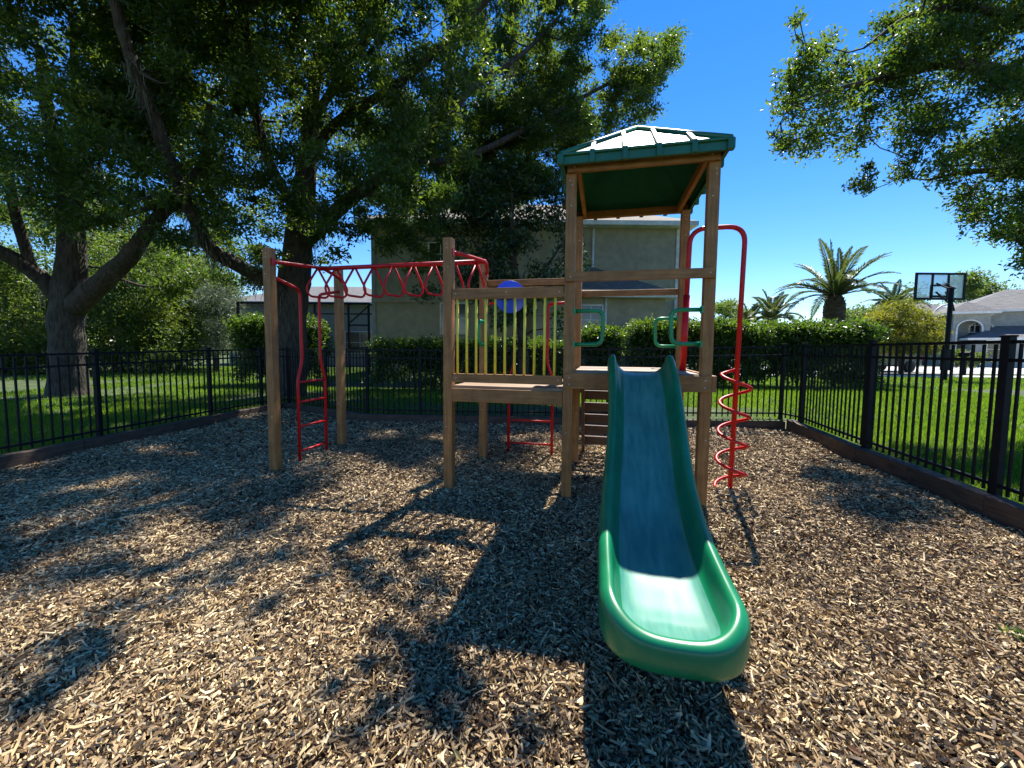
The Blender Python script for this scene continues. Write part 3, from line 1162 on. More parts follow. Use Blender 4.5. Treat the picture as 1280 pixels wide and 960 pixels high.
# ------------------------------------------------------------------ foliage
def leaves_np(C, R, NL, size, aspect=.42, flat=.75, droop=.0, shell=.55):
    """leaf kites scattered in clumps: C (k,3), R (k,), NL (k,)"""
    k = len(C)
    idx = np.repeat(np.arange(k), NL)
    n = len(idx)
    d = rng.normal(size=(n, 3)); d /= np.linalg.norm(d, axis=1)[:, None]
    rr = rng.uniform(0, 1, n) ** shell
    lump = 1 + .35 * np.sin(d[:, 0] * 5 + idx) * np.sin(d[:, 1] * 6 + idx * 1.7)
    pos = C[idx] + d * (rr * R[idx] * lump)[:, None] * np.array([1.12, 1.12, flat])
    # leaf axis: outward + random + a bit down
    ax = d * .7 + rng.normal(size=(n, 3)) * .75 + np.array([0, 0, -droop])
    ax /= np.linalg.norm(ax, axis=1)[:, None]
    nr = rng.normal(size=(n, 3)) * .8 + np.array([0, 0, .75])
    side = np.cross(ax, nr); side /= (np.linalg.norm(side, axis=1)[:, None] + 1e-9)
    up = np.cross(side, ax)
    L = size * rng.uniform(.65, 1.25, n)
    W = L * aspect * rng.uniform(.8, 1.2, n)
    a = pos - ax * (L * .5)[:, None]
    t = pos + ax * (L * .5)[:, None]
    mid = pos - ax * (L * .06)[:, None]
    fold = up * (W * .22)[:, None]
    l = mid - side * (W * .5)[:, None] + fold
    r = mid + side * (W * .5)[:, None] + fold
    V = np.stack([a, l, t, r], 1).reshape(-1, 3)
    Fc = np.arange(n * 4).reshape(-1, 4)
    tone = rng.uniform(0, 1, k)[idx]
    rv = np.clip(.55 * tone + .45 * rng.uniform(0, 1, n) + rng.normal(0, .06, n), 0, 1)
    return V, Fc, rv


SH = np.array([SUN.x / SUN.z, SUN.y / SUN.z])
LIT = [
    [(-600, 800), (0, 768), (150, 738), (330, 704), (450, 690), (520, 745), (560, 780), (700, 790), (700, 1500), (-600, 1500)],
    [(740, 640), (790, 560), (885, 528), (990, 528), (1060, 560), (1330, 690), (1500, 1500), (740, 1500)],
]
HALF = [[(420, 570), (560, 590), (650, 600), (700, 790), (400, 760)]]
PATCH = [(1000, 575), (1090, 572), (1150, 615), (1150, 640), (1060, 645), (1010, 610)]


FLECKS = [gnd(*p) for p in ((185, 562), (250, 566), (430, 630), (462, 672), (240, 668), (340, 716), (215, 645), (385, 645), (30, 660), (525, 700), (560, 665), (225, 692), (500, 735), (440, 575), (390, 570), (480, 545), (550, 548), (640, 545), (120, 610), (90, 690), (690, 545), (300, 600), (560, 575), (470, 600))]
FR = [.2, .16, .2, .22, .12, .16, .1, .14, .14, .3, .3, .12, .2, .16, .14, .2, .2, .2, .12, .1, .2, .08, .14, .12]


def shadow_ok(C, R, patch=False, loose=0.0):
    """clumps whose shadow would fall where the photograph has sun are dropped"""
    ok = np.ones(len(C), bool)
    for dx, dy in ((0, 0), (1, 0), (-1, 0), (0, 1), (0, -1)):
        g = np.stack([C[:, 0] - SH[0] * C[:, 2] + dx * R * .8, C[:, 1] - SH[1] * C[:, 2] + dy * R * .8, np.zeros(len(C))], 1)
        px = to_px(g)
        front = g[:, 1] > .3
        for i, poly in enumerate(LIT):
            hit = in_poly(px, poly) & front
            if patch and dx == 0 and dy == 0:
                hit &= ~in_poly(px, PATCH)
            elif patch:
                hit &= ~in_poly(px, [(960, 560), (1090, 560), (1190, 620), (1190, 665), (1050, 670), (980, 630)])
            ok &= ~hit
        # nothing may shade the tower roof
        zr = 3.3
        ex_ = C[:, 0] - SH[0] * (C[:, 2] - zr) + dx * R * .8 - 0.5257
        ey_ = C[:, 1] - SH[1] * (C[:, 2] - zr) + dy * R * .8 - 3.7419
        la = ex_ * math.cos(YAW) + ey_ * math.sin(YAW)
        lb = -ex_ * math.sin(YAW) + ey_ * math.cos(YAW)
        ok &= ~((la > -.3) & (la < 1.5) & (lb > -.4) & (lb < 1.3) & (C[:, 2] > zr))
        if dx == 0 and dy == 0:
            for k_, f_ in enumerate(FLECKS):
                ok &= ~(np.hypot(g[:, 0] - f_.x, (g[:, 1] - f_.y) * .9) < R * .68 + FR[k_] * .75)
            for poly in HALF:
                hit = in_poly(px, poly) & front & (rng.uniform(0, 1, len(C)) < .97)
                ok &= ~hit
    return ok


def sample_clumps(polys, n, depth, rr, zmax=13, holes=(), patch=False, check=True):
    C = []
    polys_a = [np.array(p, float) for p in polys]
    areas = []
    for p in polys_a:
        x, y = p[:, 0], p[:, 1]
        areas.append(abs(np.dot(x, np.roll(y, 1)) - np.dot(y, np.roll(x, 1))) / 2)
    tot = sum(areas)
    R = []
    for p, ar in zip(polys_a, areas):
        m = int(n * ar / tot)
        lo, hi = p.min(0), p.max(0)
        got = 0; tries = 0
        while got < m and tries < 60:
            tries += 1
            q = rng.uniform(lo, hi, (m * 2, 2))
            q = q[in_poly(q, [tuple(t) for t in p])][:m - got]
            for (x, y) in q:
                if any((x - hx) ** 2 + (y - hy) ** 2 < hr * hr for hx, hy, hr in holes):
                    got += 1
                    continue
                d0, d1 = depth(x, y)
                Y = rng.uniform(d0, d1)
                c = at(x, y, Y)
                if c.z > zmax:
                    c = at(x, y, Y * max(.5, (zmax - H) / (c.z - H)))
                C.append(tuple(c)); R.append(rng.uniform(*rr))
                got += 1
    C = np.array(C); R = np.array(R)
    if check:
        k = shadow_ok(C, R, patch)
        C, R = C[k], R[k]
    return C, R


def limb_pts(spec, n=5):
    """spec: (px,py,depth,radius) -> smoothed list of points and radii"""
    P = [(*at(x, y, d), r * (.86 if r < .3 else .95)) for x, y, d, r in spec]
    sm = smooth_path(P, n)
    return [Vector(p[:3]) for p in sm], [max(.006, float(p[3])) for p in sm]


def twig_network(mb, C, R, limbs, frac=1.0, base_r=.03):
    """connect every clump to the closest point of the limbs with a crooked branch, plus short twigs inside"""
    LP = np.array([tuple(p) for L, _ in limbs for p in L])
    LR = np.array([r for _, rr in limbs for r in rr])
    done_p = [LP]; done_r = [LR]
    order = np.argsort([np.min(np.linalg.norm(LP - c, axis=1)) for c in C])
    allp = LP.copy(); allr = LR.copy()
    extra_p, extra_r = [], []
    for oi, i in enumerate(order):
        c = C[i]
        if extra_p and oi % 12 == 0:
            allp = np.concatenate([LP, np.array(extra_p)]); allr = np.concatenate([LR, np.array(extra_r)])
        dd = np.linalg.norm(allp - c, axis=1) + np.where(allp[:, 2] > c[2] + .3, .8, 0)
        j = int(np.argmin(dd))
        a = Vector(allp[j]); b = Vector(c)
        L = (b - a).length
        if L < .05:
            continue
        r0 = min(allr[j] * .7, .012 + .014 * L + .01)
        k = max(3, int(L / .35) + 2)
        pts = []; rad = []
        side = Vector(rng.normal(size=3)) * L * .10
        for q in range(k + 1):
            t = q / k
            p = a.lerp(b, t) + side * math.sin(math.pi * t) + Vector(rng.normal(size=3)) * .02 * L * (1 if 0 < q < k else 0) - Vector((0, 0, .06 * L)) * math.sin(math.pi * t)
            pts.append(p); rad.append(r0 * (1 - t) + .006 * t + .002)
            if 0 < q:
                extra_p.append(tuple(p)); extra_r.append(rad[-1])
        mb.tube(pts, rad, 5, cap=False)
        for _ in range(4):
            e = b + Vector(rng.normal(size=3)).normalized() * R[i] * .85
            mid = b.lerp(e, .5) + Vector(rng.normal(size=3)) * .05
            mb.tube([b, mid, e], [.007, .005, .003], 4, cap=False)


def moss_np(anchors, n_each=26, length=(.18, .55)):
    Vs = []; Fs = []; rv = []
    base = 0
    for a in anchors:
        for _ in range(n_each):
            L = rng.uniform(*length)
            p0 = np.array(a) + rng.normal(size=3) * np.array([.09, .09, .03])
            yaw = rng.uniform(0, 6.28)
            d = np.array([math.cos(yaw), math.sin(yaw), 0]) * rng.uniform(.006, .014)
            k = 4
            drift = rng.normal(size=3) * .10
            r = rng.uniform()
            pts = []
            for i in range(k + 1):
                t = i / k
                c = p0 + np.array([0, 0, -L * t]) + drift * t + rng.normal(size=3) * .012
                w_ = (1 - .75 * t)
                pts += [c - d * w_, c + d * w_]
            for i in range(k):
                Fs.append((base + 2 * i, base + 2 * i + 1, base + 2 * i + 3, base + 2 * i + 2)); rv.append(r)
            Vs += pts; base += len(pts)
    return np.array(Vs), np.array(Fs), np.array(rv)


def make_tree(name, label, cat, loc, limbs_spec, C, R, leaf_mat, leaf, per=800, group=None, bark='bark', moss=0, twigs=True, aspect=.42, flat=.75, leaf_label=None, crown='crown'):
    root = thing(name, label, cat, loc, 0, group)
    inv = Vector(loc)
    limbs = [limb_pts(s) for s in limbs_spec]
    tb = MB()
    for i, (P, r) in enumerate(limbs):
        tb.tube([p - inv for p in P], r, 14 if i == 0 else 10, jitter=.16)
    tr = tb.build('trunk', M[bark], root)
    if twigs and len(C):
        bb = MB()
        bb_l = [([p - inv for p in P], r) for P, r in limbs]
        twig_network(bb, C - np.array(inv), R, bb_l)
        bb.build('branches', M['bark_l'], root)
    NL = np.maximum(20, (R ** 2 * per * rng.uniform(.7, 1.3, len(R))).astype(int))
    V, Fc, rv = leaves_np(C - np.array(inv), R, NL, leaf, aspect, flat)
    np_mesh(crown, V, Fc, M[leaf_mat], root, rv)
    if moss:
        LP = [p for P, r in limbs[1:] for p in P]
        pick = [tuple(LP[i] - inv - Vector((0, 0, .05))) for i in rng.integers(0, len(LP), moss)]
        V, Fc, rv = moss_np(pick)
        tag(np_mesh('hanging_moss', V, Fc, M['moss'], root, rv), kind='stuff')
    return root


# --- middle oak
mid_base = at(362, 500, 11.0); mid_base.z = LAWN_Z
limbs_mid = [
    [(358, 512, 11, .62), (360, 492, 11, .50), (363, 450, 11, .44), (364, 400, 11, .42), (369, 340, 11, .40), (376, 280, 11, .36), (383, 210, 10.8, .28), (390, 130, 10.5, .2), (400, 60, 10.2, .13), (405, -30, 9.9, .08)],
    [(366, 385, 11, .24), (338, 354, 10.4, .21), (300, 333, 9.8, .19), (264, 311, 9.2, .165), (246, 278, 8.8, .15), (226, 236, 8.4, .14), (206, 186, 8.0, .14), (184, 126, 7.6, .125), (160, 60, 7.2, .11), (143, 0, 7.0, .10), (128, -70, 6.8, .08), (120, -160, 6.4, .05)],
    [(374, 310, 11, .24), (404, 280, 10.7, .22), (445, 243, 10.3, .19), (496, 208, 10.0, .16), (545, 165, 9.7, .13), (590, 110, 10.2, .10), (650, 70, 11, .07), (700, 20, 11.6, .04)],
    [(385, 200, 10.8, .16), (420, 155, 10.4, .15), (490, 110, 10, .12), (550, 60, 9.6, .1), (600, 10, 9.2, .07), (650, -50, 8.9, .05)],
    [(500, 206, 10, .11), (580, 196, 10.8, .10), (660, 160, 11.6, .085), (740, 115, 12.2, .06), (810, 80, 12.6, .035), (845, 55, 12.8, .015)],
    [(378, 268, 11, .16), (345, 220, 10.2, .14), (322, 150, 9.4, .12), (310, 70, 8.6, .09), (305, -20, 7.8, .06), (300, -140, 7.2, .04)],
    [(390, 150, 10.6, .12), (450, 60, 9.6, .1), (500, -40, 8.6, .07), (520, -160, 7.6, .05)],
]
poly_mid = [(110, -330), (760, -330), (790, -60), (782, 0), (752, 22), (765, 45), (838, 40), (848, 60), (826, 96), (832, 138), (792, 150), (750, 168), (698, 190), (690, 235), (600, 250), (545, 285), (470, 282), (440, 268), (400, 296), (345, 300), (255, 290), (180, 220), (120, 150)]


def dep_mid(x, y):
    if x > 590:
        return (11.0, 14.2)
    if y < -60:
        return 5.6, 9
    return (7.0, 11.6)


holes = [(583, 70, 17), (577, 120, 17), (440, 180, 9), (520, 215, 9), (445, 262, 16), (350, 228, 8), (245, 235, 12), (300, 260, 13), (320, 285, 10), (35, 80, 18), (200, 20, 9), (130, 85, 12), (410, 215, 7), (470, 225, 9), (770, 20, 24), (765, 65, 10), (735, 55, 10), (750, 145, 9)]
C1, R1_ = sample_clumps([poly_mid], 1250, dep_mid, (.2, .52), 13.5, holes)
C1b, R1b = sample_clumps([[(420, 120), (730, 120), (715, 235), (650, 262), (550, 270), (430, 245)]], 120, lambda x, y: (12.8, 16.2), (.35, .75), 12, holes)
C1c, R1c = sample_clumps([[(560, -120), (770, -120), (782, 0), (756, 22), (770, 45), (838, 42), (846, 60), (824, 96), (830, 136), (792, 150), (750, 168), (700, 190), (694, 240), (600, 255), (550, 240)]], 330, lambda x, y: (11.2, 14.6), (.2, .48), 14, holes[:3] + holes[-4:])
C1 = np.concatenate([C1, C1b, C1c]); R1_ = np.concatenate([R1_, R1b, R1c])
lp_, lr_ = limb_pts(limbs_mid[1], 6)
lpx = to_px([tuple(p) for p in lp_]); ldep = np.array([p.y for p in lp_])
def clear_limb(C, R):
    q = to_px(C)
    keep = np.ones(len(C), bool)
    for i in range(len(C)):
        d = np.linalg.norm(lpx - q[i], axis=1)
        j = int(np.argmin(d))
        if d[j] < R[i] * 501 / C[i, 1] * .8 + 6 and C[i, 1] < ldep[j] + .35 * R[i] + .1 and -40 < lpx[j, 1] < 345:
            keep[i] = False
    return C[keep], R[keep]
C1, R1_ = clear_limb(C1, R1_)
# drooping lower sprays over the house and near the trunk
C2, R2_ = sample_clumps([[(395, 290), (425, 300), (418, 335), (392, 330)], [(330, 300), (352, 300), (352, 345), (330, 345)], [(470, 275), (560, 275), (550, 330), (520, 345), (480, 310)], [(420, 250), (470, 250), (462, 300), (425, 290)]], 26, lambda x, y: (8.6, 10.4), (.18, .34), 12)
# shadow makers seen only as the shade they throw (crown above the picture)
ex = []
for (gx_, gy_, z, r) in ((45, 840, 6.4, .30), (10, 860, 6.8, .30), (90, 825, 6.2, .2), (515, 845, 6.3, .26), (485, 870, 6.4, .2), (560, 872, 6.3, .2), (520, 800, 6.5, .2), (470, 725, 6.4, .28), (400, 705, 6.7, .3), (330, 700, 6.6, .3), (240, 712, 6.8, .26)):
    g = gnd(gx_, gy_)
    ex.append((g.x + SH[0] * z, g.y + SH[1] * z, z, r))
ex2 = []
for (a_, b_, c_, r_) in ex:
    for _ in range(6):
        ex2.append((a_ + rng.normal() * r_ * .75, b_ + rng.normal() * r_ * .75, c_ + rng.normal() * r_ * .4, r_ * rng.uniform(.3, .55)))
ex = np.array(ex2)
CM = np.concatenate([C1, C2, ex[:, :3]]); RM = np.concatenate([R1_, R2_, ex[:, 3]])
make_tree('oak_tree', 'big mossy oak behind the monkey bar posts, one long bare limb sweeping left', 'tree', mid_base, limbs_mid, CM, RM, 'oak_leaf', .105, 2250, 'oak trees round the playground', moss=46)

# --- left oak
left_base = at(85, 500, 10.6); left_base.z = LAWN_Z
limbs_left = [
    [(84, 508, 10.6, .54), (86, 492, 10.6, .45), (85, 450, 10.6, .38), (84, 400, 10.6, .37), (86, 365, 10.6, .36), (90, 315, 10.6, .30), (86, 260, 10.4, .25), (74, 200, 10.2, .2), (58, 130, 9.9, .14), (50, 60, 9.6, .09)],
    [(84, 385, 10.6, .26), (56, 352, 10.4, .22), (18, 324, 10.0, .2), (-30, 298, 9.6, .16), (-90, 250, 9.2, .1)],
    [(92, 385, 10.6, .30), (130, 350, 10.4, .27), (160, 322, 10.2, .23), (186, 286, 9.9, .19), (212, 255, 9.6, .16), (236, 232, 9.3, .13), (256, 195, 9.0, .1), (262, 130, 8.7, .07)],
    [(88, 290, 10.5, .17), (100, 230, 10.2, .15), (102, 160, 9.8, .12), (94, 90, 9.4, .09), (90, 20, 9, .06)],
    [(40, 338, 10.2, .13), (20, 270, 10, .12), (6, 200, 9.6, .1), (-20, 120, 9.2, .07)],
    [(84, 285, 10.4, .12), (130, 275, 10.0, .1), (180, 262, 9.6, .07), (230, 250, 9.2, .04)],
    [(102, 210, 10.1, .1), (130, 180, 9.7, .08), (150, 120, 9.2, .06), (160, 40, 8.6, .04)],
]
poly_left = [(-260, -330), (200, -330), (230, 0), (260, 180), (300, 280), (240, 310), (150, 285), (100, 300), (40, 290), (0, 310), (-260, 330)]
C1, R1_ = sample_clumps([poly_left], 640, lambda x, y: (6.6, 12.5) if y > -60 else (5.8, 9), (.2, .55), 11.5, [(35, 80, 20), (110, 185, 10), (130, 180, 10), (28, 175, 13), (20, 290, 16), (60, 300, 10), (195, 22, 8), (130, 90, 10), (210, 235, 9)])
C1, R1_ = clear_limb(C1, R1_)
C3, R3_ = sample_clumps([[(105, 300), (330, 290), (330, 350), (210, 365), (120, 345)]], 26, lambda x, y: (10.5, 13), (.25, .45), 12)
make_tree('oak_tree', 'stout forked oak standing on the left lawn at the left picture edge', 'tree', left_base, limbs_left, np.concatenate([C1, C3]), np.concatenate([R1_, R3_]), 'oak_leaf', .105, 2100, 'oak trees round the playground', moss=22)

# --- right oak (trunk stands outside the picture on the right)
right_base = Vector((11.6, 7.6, .2))
limbs_right = [
    [(1406, 505, 7.6, .45), (1404, 480, 7.6, .38), (1402, 400, 7.6, .34), (1398, 300, 7.6, .3), (1392, 180, 7.6, .25), (1380, 60, 7.6, .18), (1370, -60, 7.5, .1)],
    [(1396, 240, 7.6, .2), (1330, 150, 7.4, .15), (1260, 95, 7.2, .12), (1190, 80, 7.1, .09), (1120, 95, 7.0, .06), (1050, 110, 7.0, .035), (990, 130, 7.0, .012)],
    [(1396, 290, 7.6, .16), (1340, 240, 7.5, .12), (1270, 215, 7.4, .08), (1210, 215, 7.2, .05), (1160, 225, 7.1, .02)],
    [(1385, 110, 7.6, .14), (1300, 40, 7.3, .11), (1220, 10, 7, .08), (1140, 20, 6.9, .05), (1080, 60, 6.9, .02)],
    [(1340, 240, 7.5, .08), (1310, 290, 7.6, .06), (1270, 300, 7.6, .03), (1235, 290, 7.5, .012)],
]
poly_r = [
    [(972, 160), (992, 112), (994, 45), (1012, 28), (1062, 55), (1090, 35), (1102, 60), (1112, 110), (1092, 135), (1084, 180), (1062, 198), (1030, 190), (1000, 195), (978, 182)],
    [(1100, 30), (1146, 5), (1160, -300), (1560, -300), (1560, 330), (1290, 330), (1262, 290), (1232, 262), (1200, 252), (1184, 215), (1160, 180), (1120, 212), (1110, 180), (1122, 120)],
    [(1170, 215), (1240, 270), (1285, 320), (1262, 300), (1230, 285), (1180, 240)],
]
C1, R1_ = sample_clumps(poly_r, 820, lambda x, y: (6.5, 8.4), (.16, .42), 12, [(1272, 135, 14), (1240, 165, 9)], patch=True)
C2, R2_ = sample_clumps([[(965, 165), (985, 150), (1000, 200), (985, 205)], [(985, 20), (1000, 15), (1000, 60), (988, 60)], [(1058, 205), (1092, 205), (1088, 240), (1065, 245)], [(1110, 210), (1150, 190), (1145, 225), (1118, 230)], [(1190, 255), (1225, 262), (1255, 300), (1210, 275)], [(1250, 285), (1290, 300), (1290, 335), (1265, 320)]], 40, lambda x, y: (6.8, 7.6), (.10, .18), 12, patch=True, check=False)
CR = np.concatenate([C1, C2]); RR = np.concatenate([R1_, R2_])
make_tree('oak_tree', 'oak branch overhanging the bright right lawn from the upper right picture corner', 'tree', right_base, limbs_right, CR, RR, 'oak_leaf', .085, 2500, 'oak trees round the playground', moss=0)

# --- glossy tree behind the railing bridge
gb = at(655, 470, 11.6); gb.z = LAWN_Z
limbs_g = [[(655, 482, 11.6, .2), (654, 440, 11.6, .17), (650, 380, 11.6, .14), (640, 310, 11.4, .10), (640, 240, 11.2, .05)],
           [(651, 390, 11.6, .09), (620, 340, 11.2, .07), (590, 300, 11, .03)], [(648, 370, 11.6, .08), (685, 330, 11.4, .05), (705, 300, 11.2, .02)]]
C1, R1_ = sample_clumps([[(540, 235), (712, 205), (722, 290), (718, 335), (700, 368), (640, 375), (600, 382), (560, 330)]], 110, lambda x, y: (10.6, 12.2), (.3, .55), 9, check=False)
C2, R2_ = sample_clumps([[(485, 300), (550, 300), (552, 360), (530, 388), (515, 340)], [(600, 360), (700, 355), (705, 420), (600, 440)]], 26, lambda x, y: (10.4, 11.8), (.25, .4), 9, check=False)
make_tree('leafy_tree', 'dark glossy leaved tree behind the railing bridge and the blue disc', 'tree', gb, limbs_g, np.concatenate([C1, C2]), np.concatenate([R1_, R2_]), 'gloss_leaf', .15, 560, aspect=.4)


# --- background trees on the left
def bush_tree(name, label, cat, px, base_py, Y, poly, n, mat, leaf, per, rr, group=None, dd=1.6, trunk_r=.14, aspect=.42, crown='crown'):
    b = at(px, base_py, Y); b.z = LAWN_Z if Y < 60 else 0
    q = to_px([tuple(b)])[0]
    ys = [p[1] for p in poly]; xs = [p[0] for p in poly]
    top = min(ys); mx = sum(xs) / len(xs)
    lim = [[(q[0], q[1] + 3, Y, trunk_r * 1.3), (q[0], q[1] * .6 + (sum(ys) / len(ys)) * .4, Y, trunk_r), ((q[0] + mx) / 2, sum(ys) / len(ys), Y, trunk_r * .7), (mx, top * .7 + .3 * max(ys), Y, trunk_r * .3)]]
    C, R = sample_clumps([poly], n, lambda x, y: (Y - dd, Y + dd), rr, 30, check=False)
    return make_tree(name, label, cat, b, lim, C, R, mat, leaf, per, group, twigs=False, aspect=aspect, crown=crown)


GB = 'trees and bushes beyond the left lawn'
bush_tree('shade_tree', 'dark dense tree left of the stout forked oak trunk, cut by the picture edge', 'tree', 10, 470, 19, [(-90, 290), (10, 300), (60, 330), (70, 400), (60, 470), (-90, 472)], 130, 'far_leaf',  .19, 400, (.6, 1.1), GB)
bush_tree('shade_tree', 'dark tree between the two big oak trunks, right of the forked one', 'tree', 150, 470, 20, [(100, 300), (170, 290), (215, 330), (215, 468), (105, 470)], 120, 'far_leaf',  .19, 400, (.6, 1.1), GB)
bush_tree('shade_tree', 'yellowish green tree behind the left fence next to the silvery bush', 'tree', 225, 455, 23, [(190, 330), (250, 320), (290, 350), (275, 440), (250, 455), (195, 458)], 90, 'far_leaf', .19, 400, (.6, 1.1), GB)
bush_tree('weeping_bush', 'silvery grey weeping bush behind the left fence beside the pool cage', 'bush', 270, 452, 21, [(248, 370), (275, 350), (298, 372), (296, 445), (250, 448)], 60, 'silver_leaf', .26, 420, (.4, .75), aspect=.12)
bush_tree('shade_tree', 'tall tree far behind the forked oak closing the view above the left lawn', 'tree', 60, 452, 32, [(-150, 270), (120, 250), (230, 300), (230, 440), (-150, 455)], 150, 'far_leaf', .30, 150, (1.0, 1.9), GB, dd=3)


# --- hedges
def hedge(name, label, x0, x1, y0, y1, z0, z1, n, leaf=.11, per=900, rr=(.24, .4), cat='hedge', mat='hedge_leaf'):
    root = thing(name, label, cat, ((x0 + x1) / 2, (y0 + y1) / 2, z0))
    c0 = np.array([(x0 + x1) / 2, (y0 + y1) / 2, z0])
    C = np.stack([rng.uniform(x0 + .15, x1 - .15, n), rng.uniform(y0 + .15, y1 - .15, n), z0 + (z1 - z0) * np.sqrt(rng.uniform(.01, .92, n))], 1)
    # an even sheet along the top and the front face
    k = int((x1 - x0) / .30)
    T = np.stack([np.linspace(x0 + .2, x1 - .2, k), np.full(k, y0 + .25), np.full(k, z1 - .22) + rng.normal(0, .05, k)], 1)
    T2 = np.stack([np.linspace(x0 + .2, x1 - .2, k), np.full(k, (y0 + y1) / 2), np.full(k, z1 - .2) + rng.normal(0, .06, k)], 1)
    C = np.concatenate([C, T, T2])
    R = rng.uniform(*rr, len(C))
    NL = np.maximum(25, (R ** 2 * per).astype(int))
    V, Fc, rv = leaves_np(C - c0, R, NL, leaf, .5, .85)
    V[:, 2] = np.maximum(V[:, 2], .02)
    np_mesh('foliage', V, Fc, M[mat], root, rv)
    m = MB()
    for i in range(max(3, int((x1 - x0) / .5))):
        x = random.uniform(x0 + .2, x1 - .2) - c0[0]
        y = random.uniform(-.2, .2) * (y1 - y0)
        m.tube([(x, y, -.05), (x + random.uniform(-.1, .1), y, (z1 - z0) * .4), (x + random.uniform(-.25, .25), y, (z1 - z0) * .75)], [.03, .025, .012], 6)
    m.build('stems', M['bark_l'], root)
    return root


zc = .10
a_, b_ = at(785, 470, 13.6).x, at(1092, 470, 13.6).x
hedge('hedge', 'long clipped hedge with bright sunlit top behind the red spiral pole', a_, b_, 13.0, 14.3, .15, 2.32, 420, .12, 1500)
a_, b_ = at(726, 470, 13.6).x, at(775, 470, 13.6).x
hedge('hedge', 'short piece of hedge seen between tower post and slide', a_, b_, 13.0, 14.2, .1, 2.10, 70, .12, 1400)
a_, b_ = at(462, 470, 12.6).x, at(715, 470, 12.6).x
hedge('hedge', 'low dark hedge in front of the beige house, behind the railing bridge', a_, b_, 12.4, 13.3, .07, 1.60, 230, .10, 1700)
a_, b_ = at(286, 470, 13.6).x, at(400, 470, 13.6).x
hedge('hedge', 'tall rounded hedge behind the middle oak trunk, in front of the pool cage', a_, b_, 13.4, 14.8, .07, 2.38, 190, .12, 1400)

# --- far treeline that closes the horizon
k = 420
ang_ = rng.uniform(-1.05, 1.05, k)
dist_ = rng.uniform(72, 95, k)
C = np.stack([np.sin(ang_) * dist_, np.cos(ang_) * dist_, np.zeros(k)], 1)
R = rng.uniform(1.4, 2.6, k)
C[:, 2] = rng.uniform(.6, 3.6, k) + np.where(ang_ < -.25, 4.5 * rng.uniform(0, 1, k), 0)
V, Fc, rv = leaves_np(C, R, np.full(k, 260), .75, .5, .8)
o = np_mesh('treeline', V, Fc, M['far_leaf'], None, rv)
tag(o, 'distant wood closing the horizon behind the houses', 'trees', kind='stuff')

# --- right background greenery
yb_c = at(1126, 430, 22)
C1, R1_ = sample_clumps([[(1085, 402), (1105, 385), (1130, 382), (1160, 392), (1174, 415), (1172, 438), (1080, 438), (1078, 418)]], 90, lambda x, y: (20.6, 23.2), (.35, .65), 20, check=False)
bb_ = at(1126, 470, 22); bb_.z = .15
make_tree('round_bush', 'round yellow green bush between palm and basketball hoop', 'bush', bb_, [[(1126, 470, 22, .14), (1126, 440, 22, .12), (1127, 410, 22, .08), (1128, 395, 22, .03)], [(1126, 445, 22, .08), (1105, 415, 22, .05), (1095, 400, 22, .02)], [(1126, 445, 22, .08), (1150, 415, 22, .05), (1160, 400, 22, .02)]], C1, R1_, 'yellow_leaf', .19, 1100, twigs=False, aspect=.26)
GF = 'trees far behind the houses'
bush_tree('shade_tree', 'dark tree behind the grey house, right of the basketball backboard', 'tree', 1220, 440, 52, [(1188, 348), (1225, 345), (1262, 362), (1262, 420), (1188, 420)], 55, 'far_leaf', .38, 150, (.9, 1.7), GF, dd=3)
bush_tree('shade_tree', 'feathery tree left of the basketball backboard above the yellow bush', 'tree', 1130, 440, 48, [(1108, 372), (1132, 352), (1150, 362), (1155, 420), (1100, 420)], 40, 'far_leaf', .34, 150, (.8, 1.5), GF, dd=3)
bush_tree('shade_tree', 'low green treetop between the tall palm and the yellow bush', 'tree', 1075, 440, 44, [(1050, 392), (1075, 385), (1105, 388), (1108, 425), (1050, 425)], 40, 'far_leaf', .34, 150, (.7, 1.3), GF, dd=3)
bush_tree('shade_tree', 'dark treetop above the hedge between tower post and red pole', 'tree', 908, 440, 46, [(888, 382), (910, 375), (928, 385), (925, 420), (888, 420)], 34, 'far_leaf', .34, 150, (.7, 1.3), GF, dd=3)


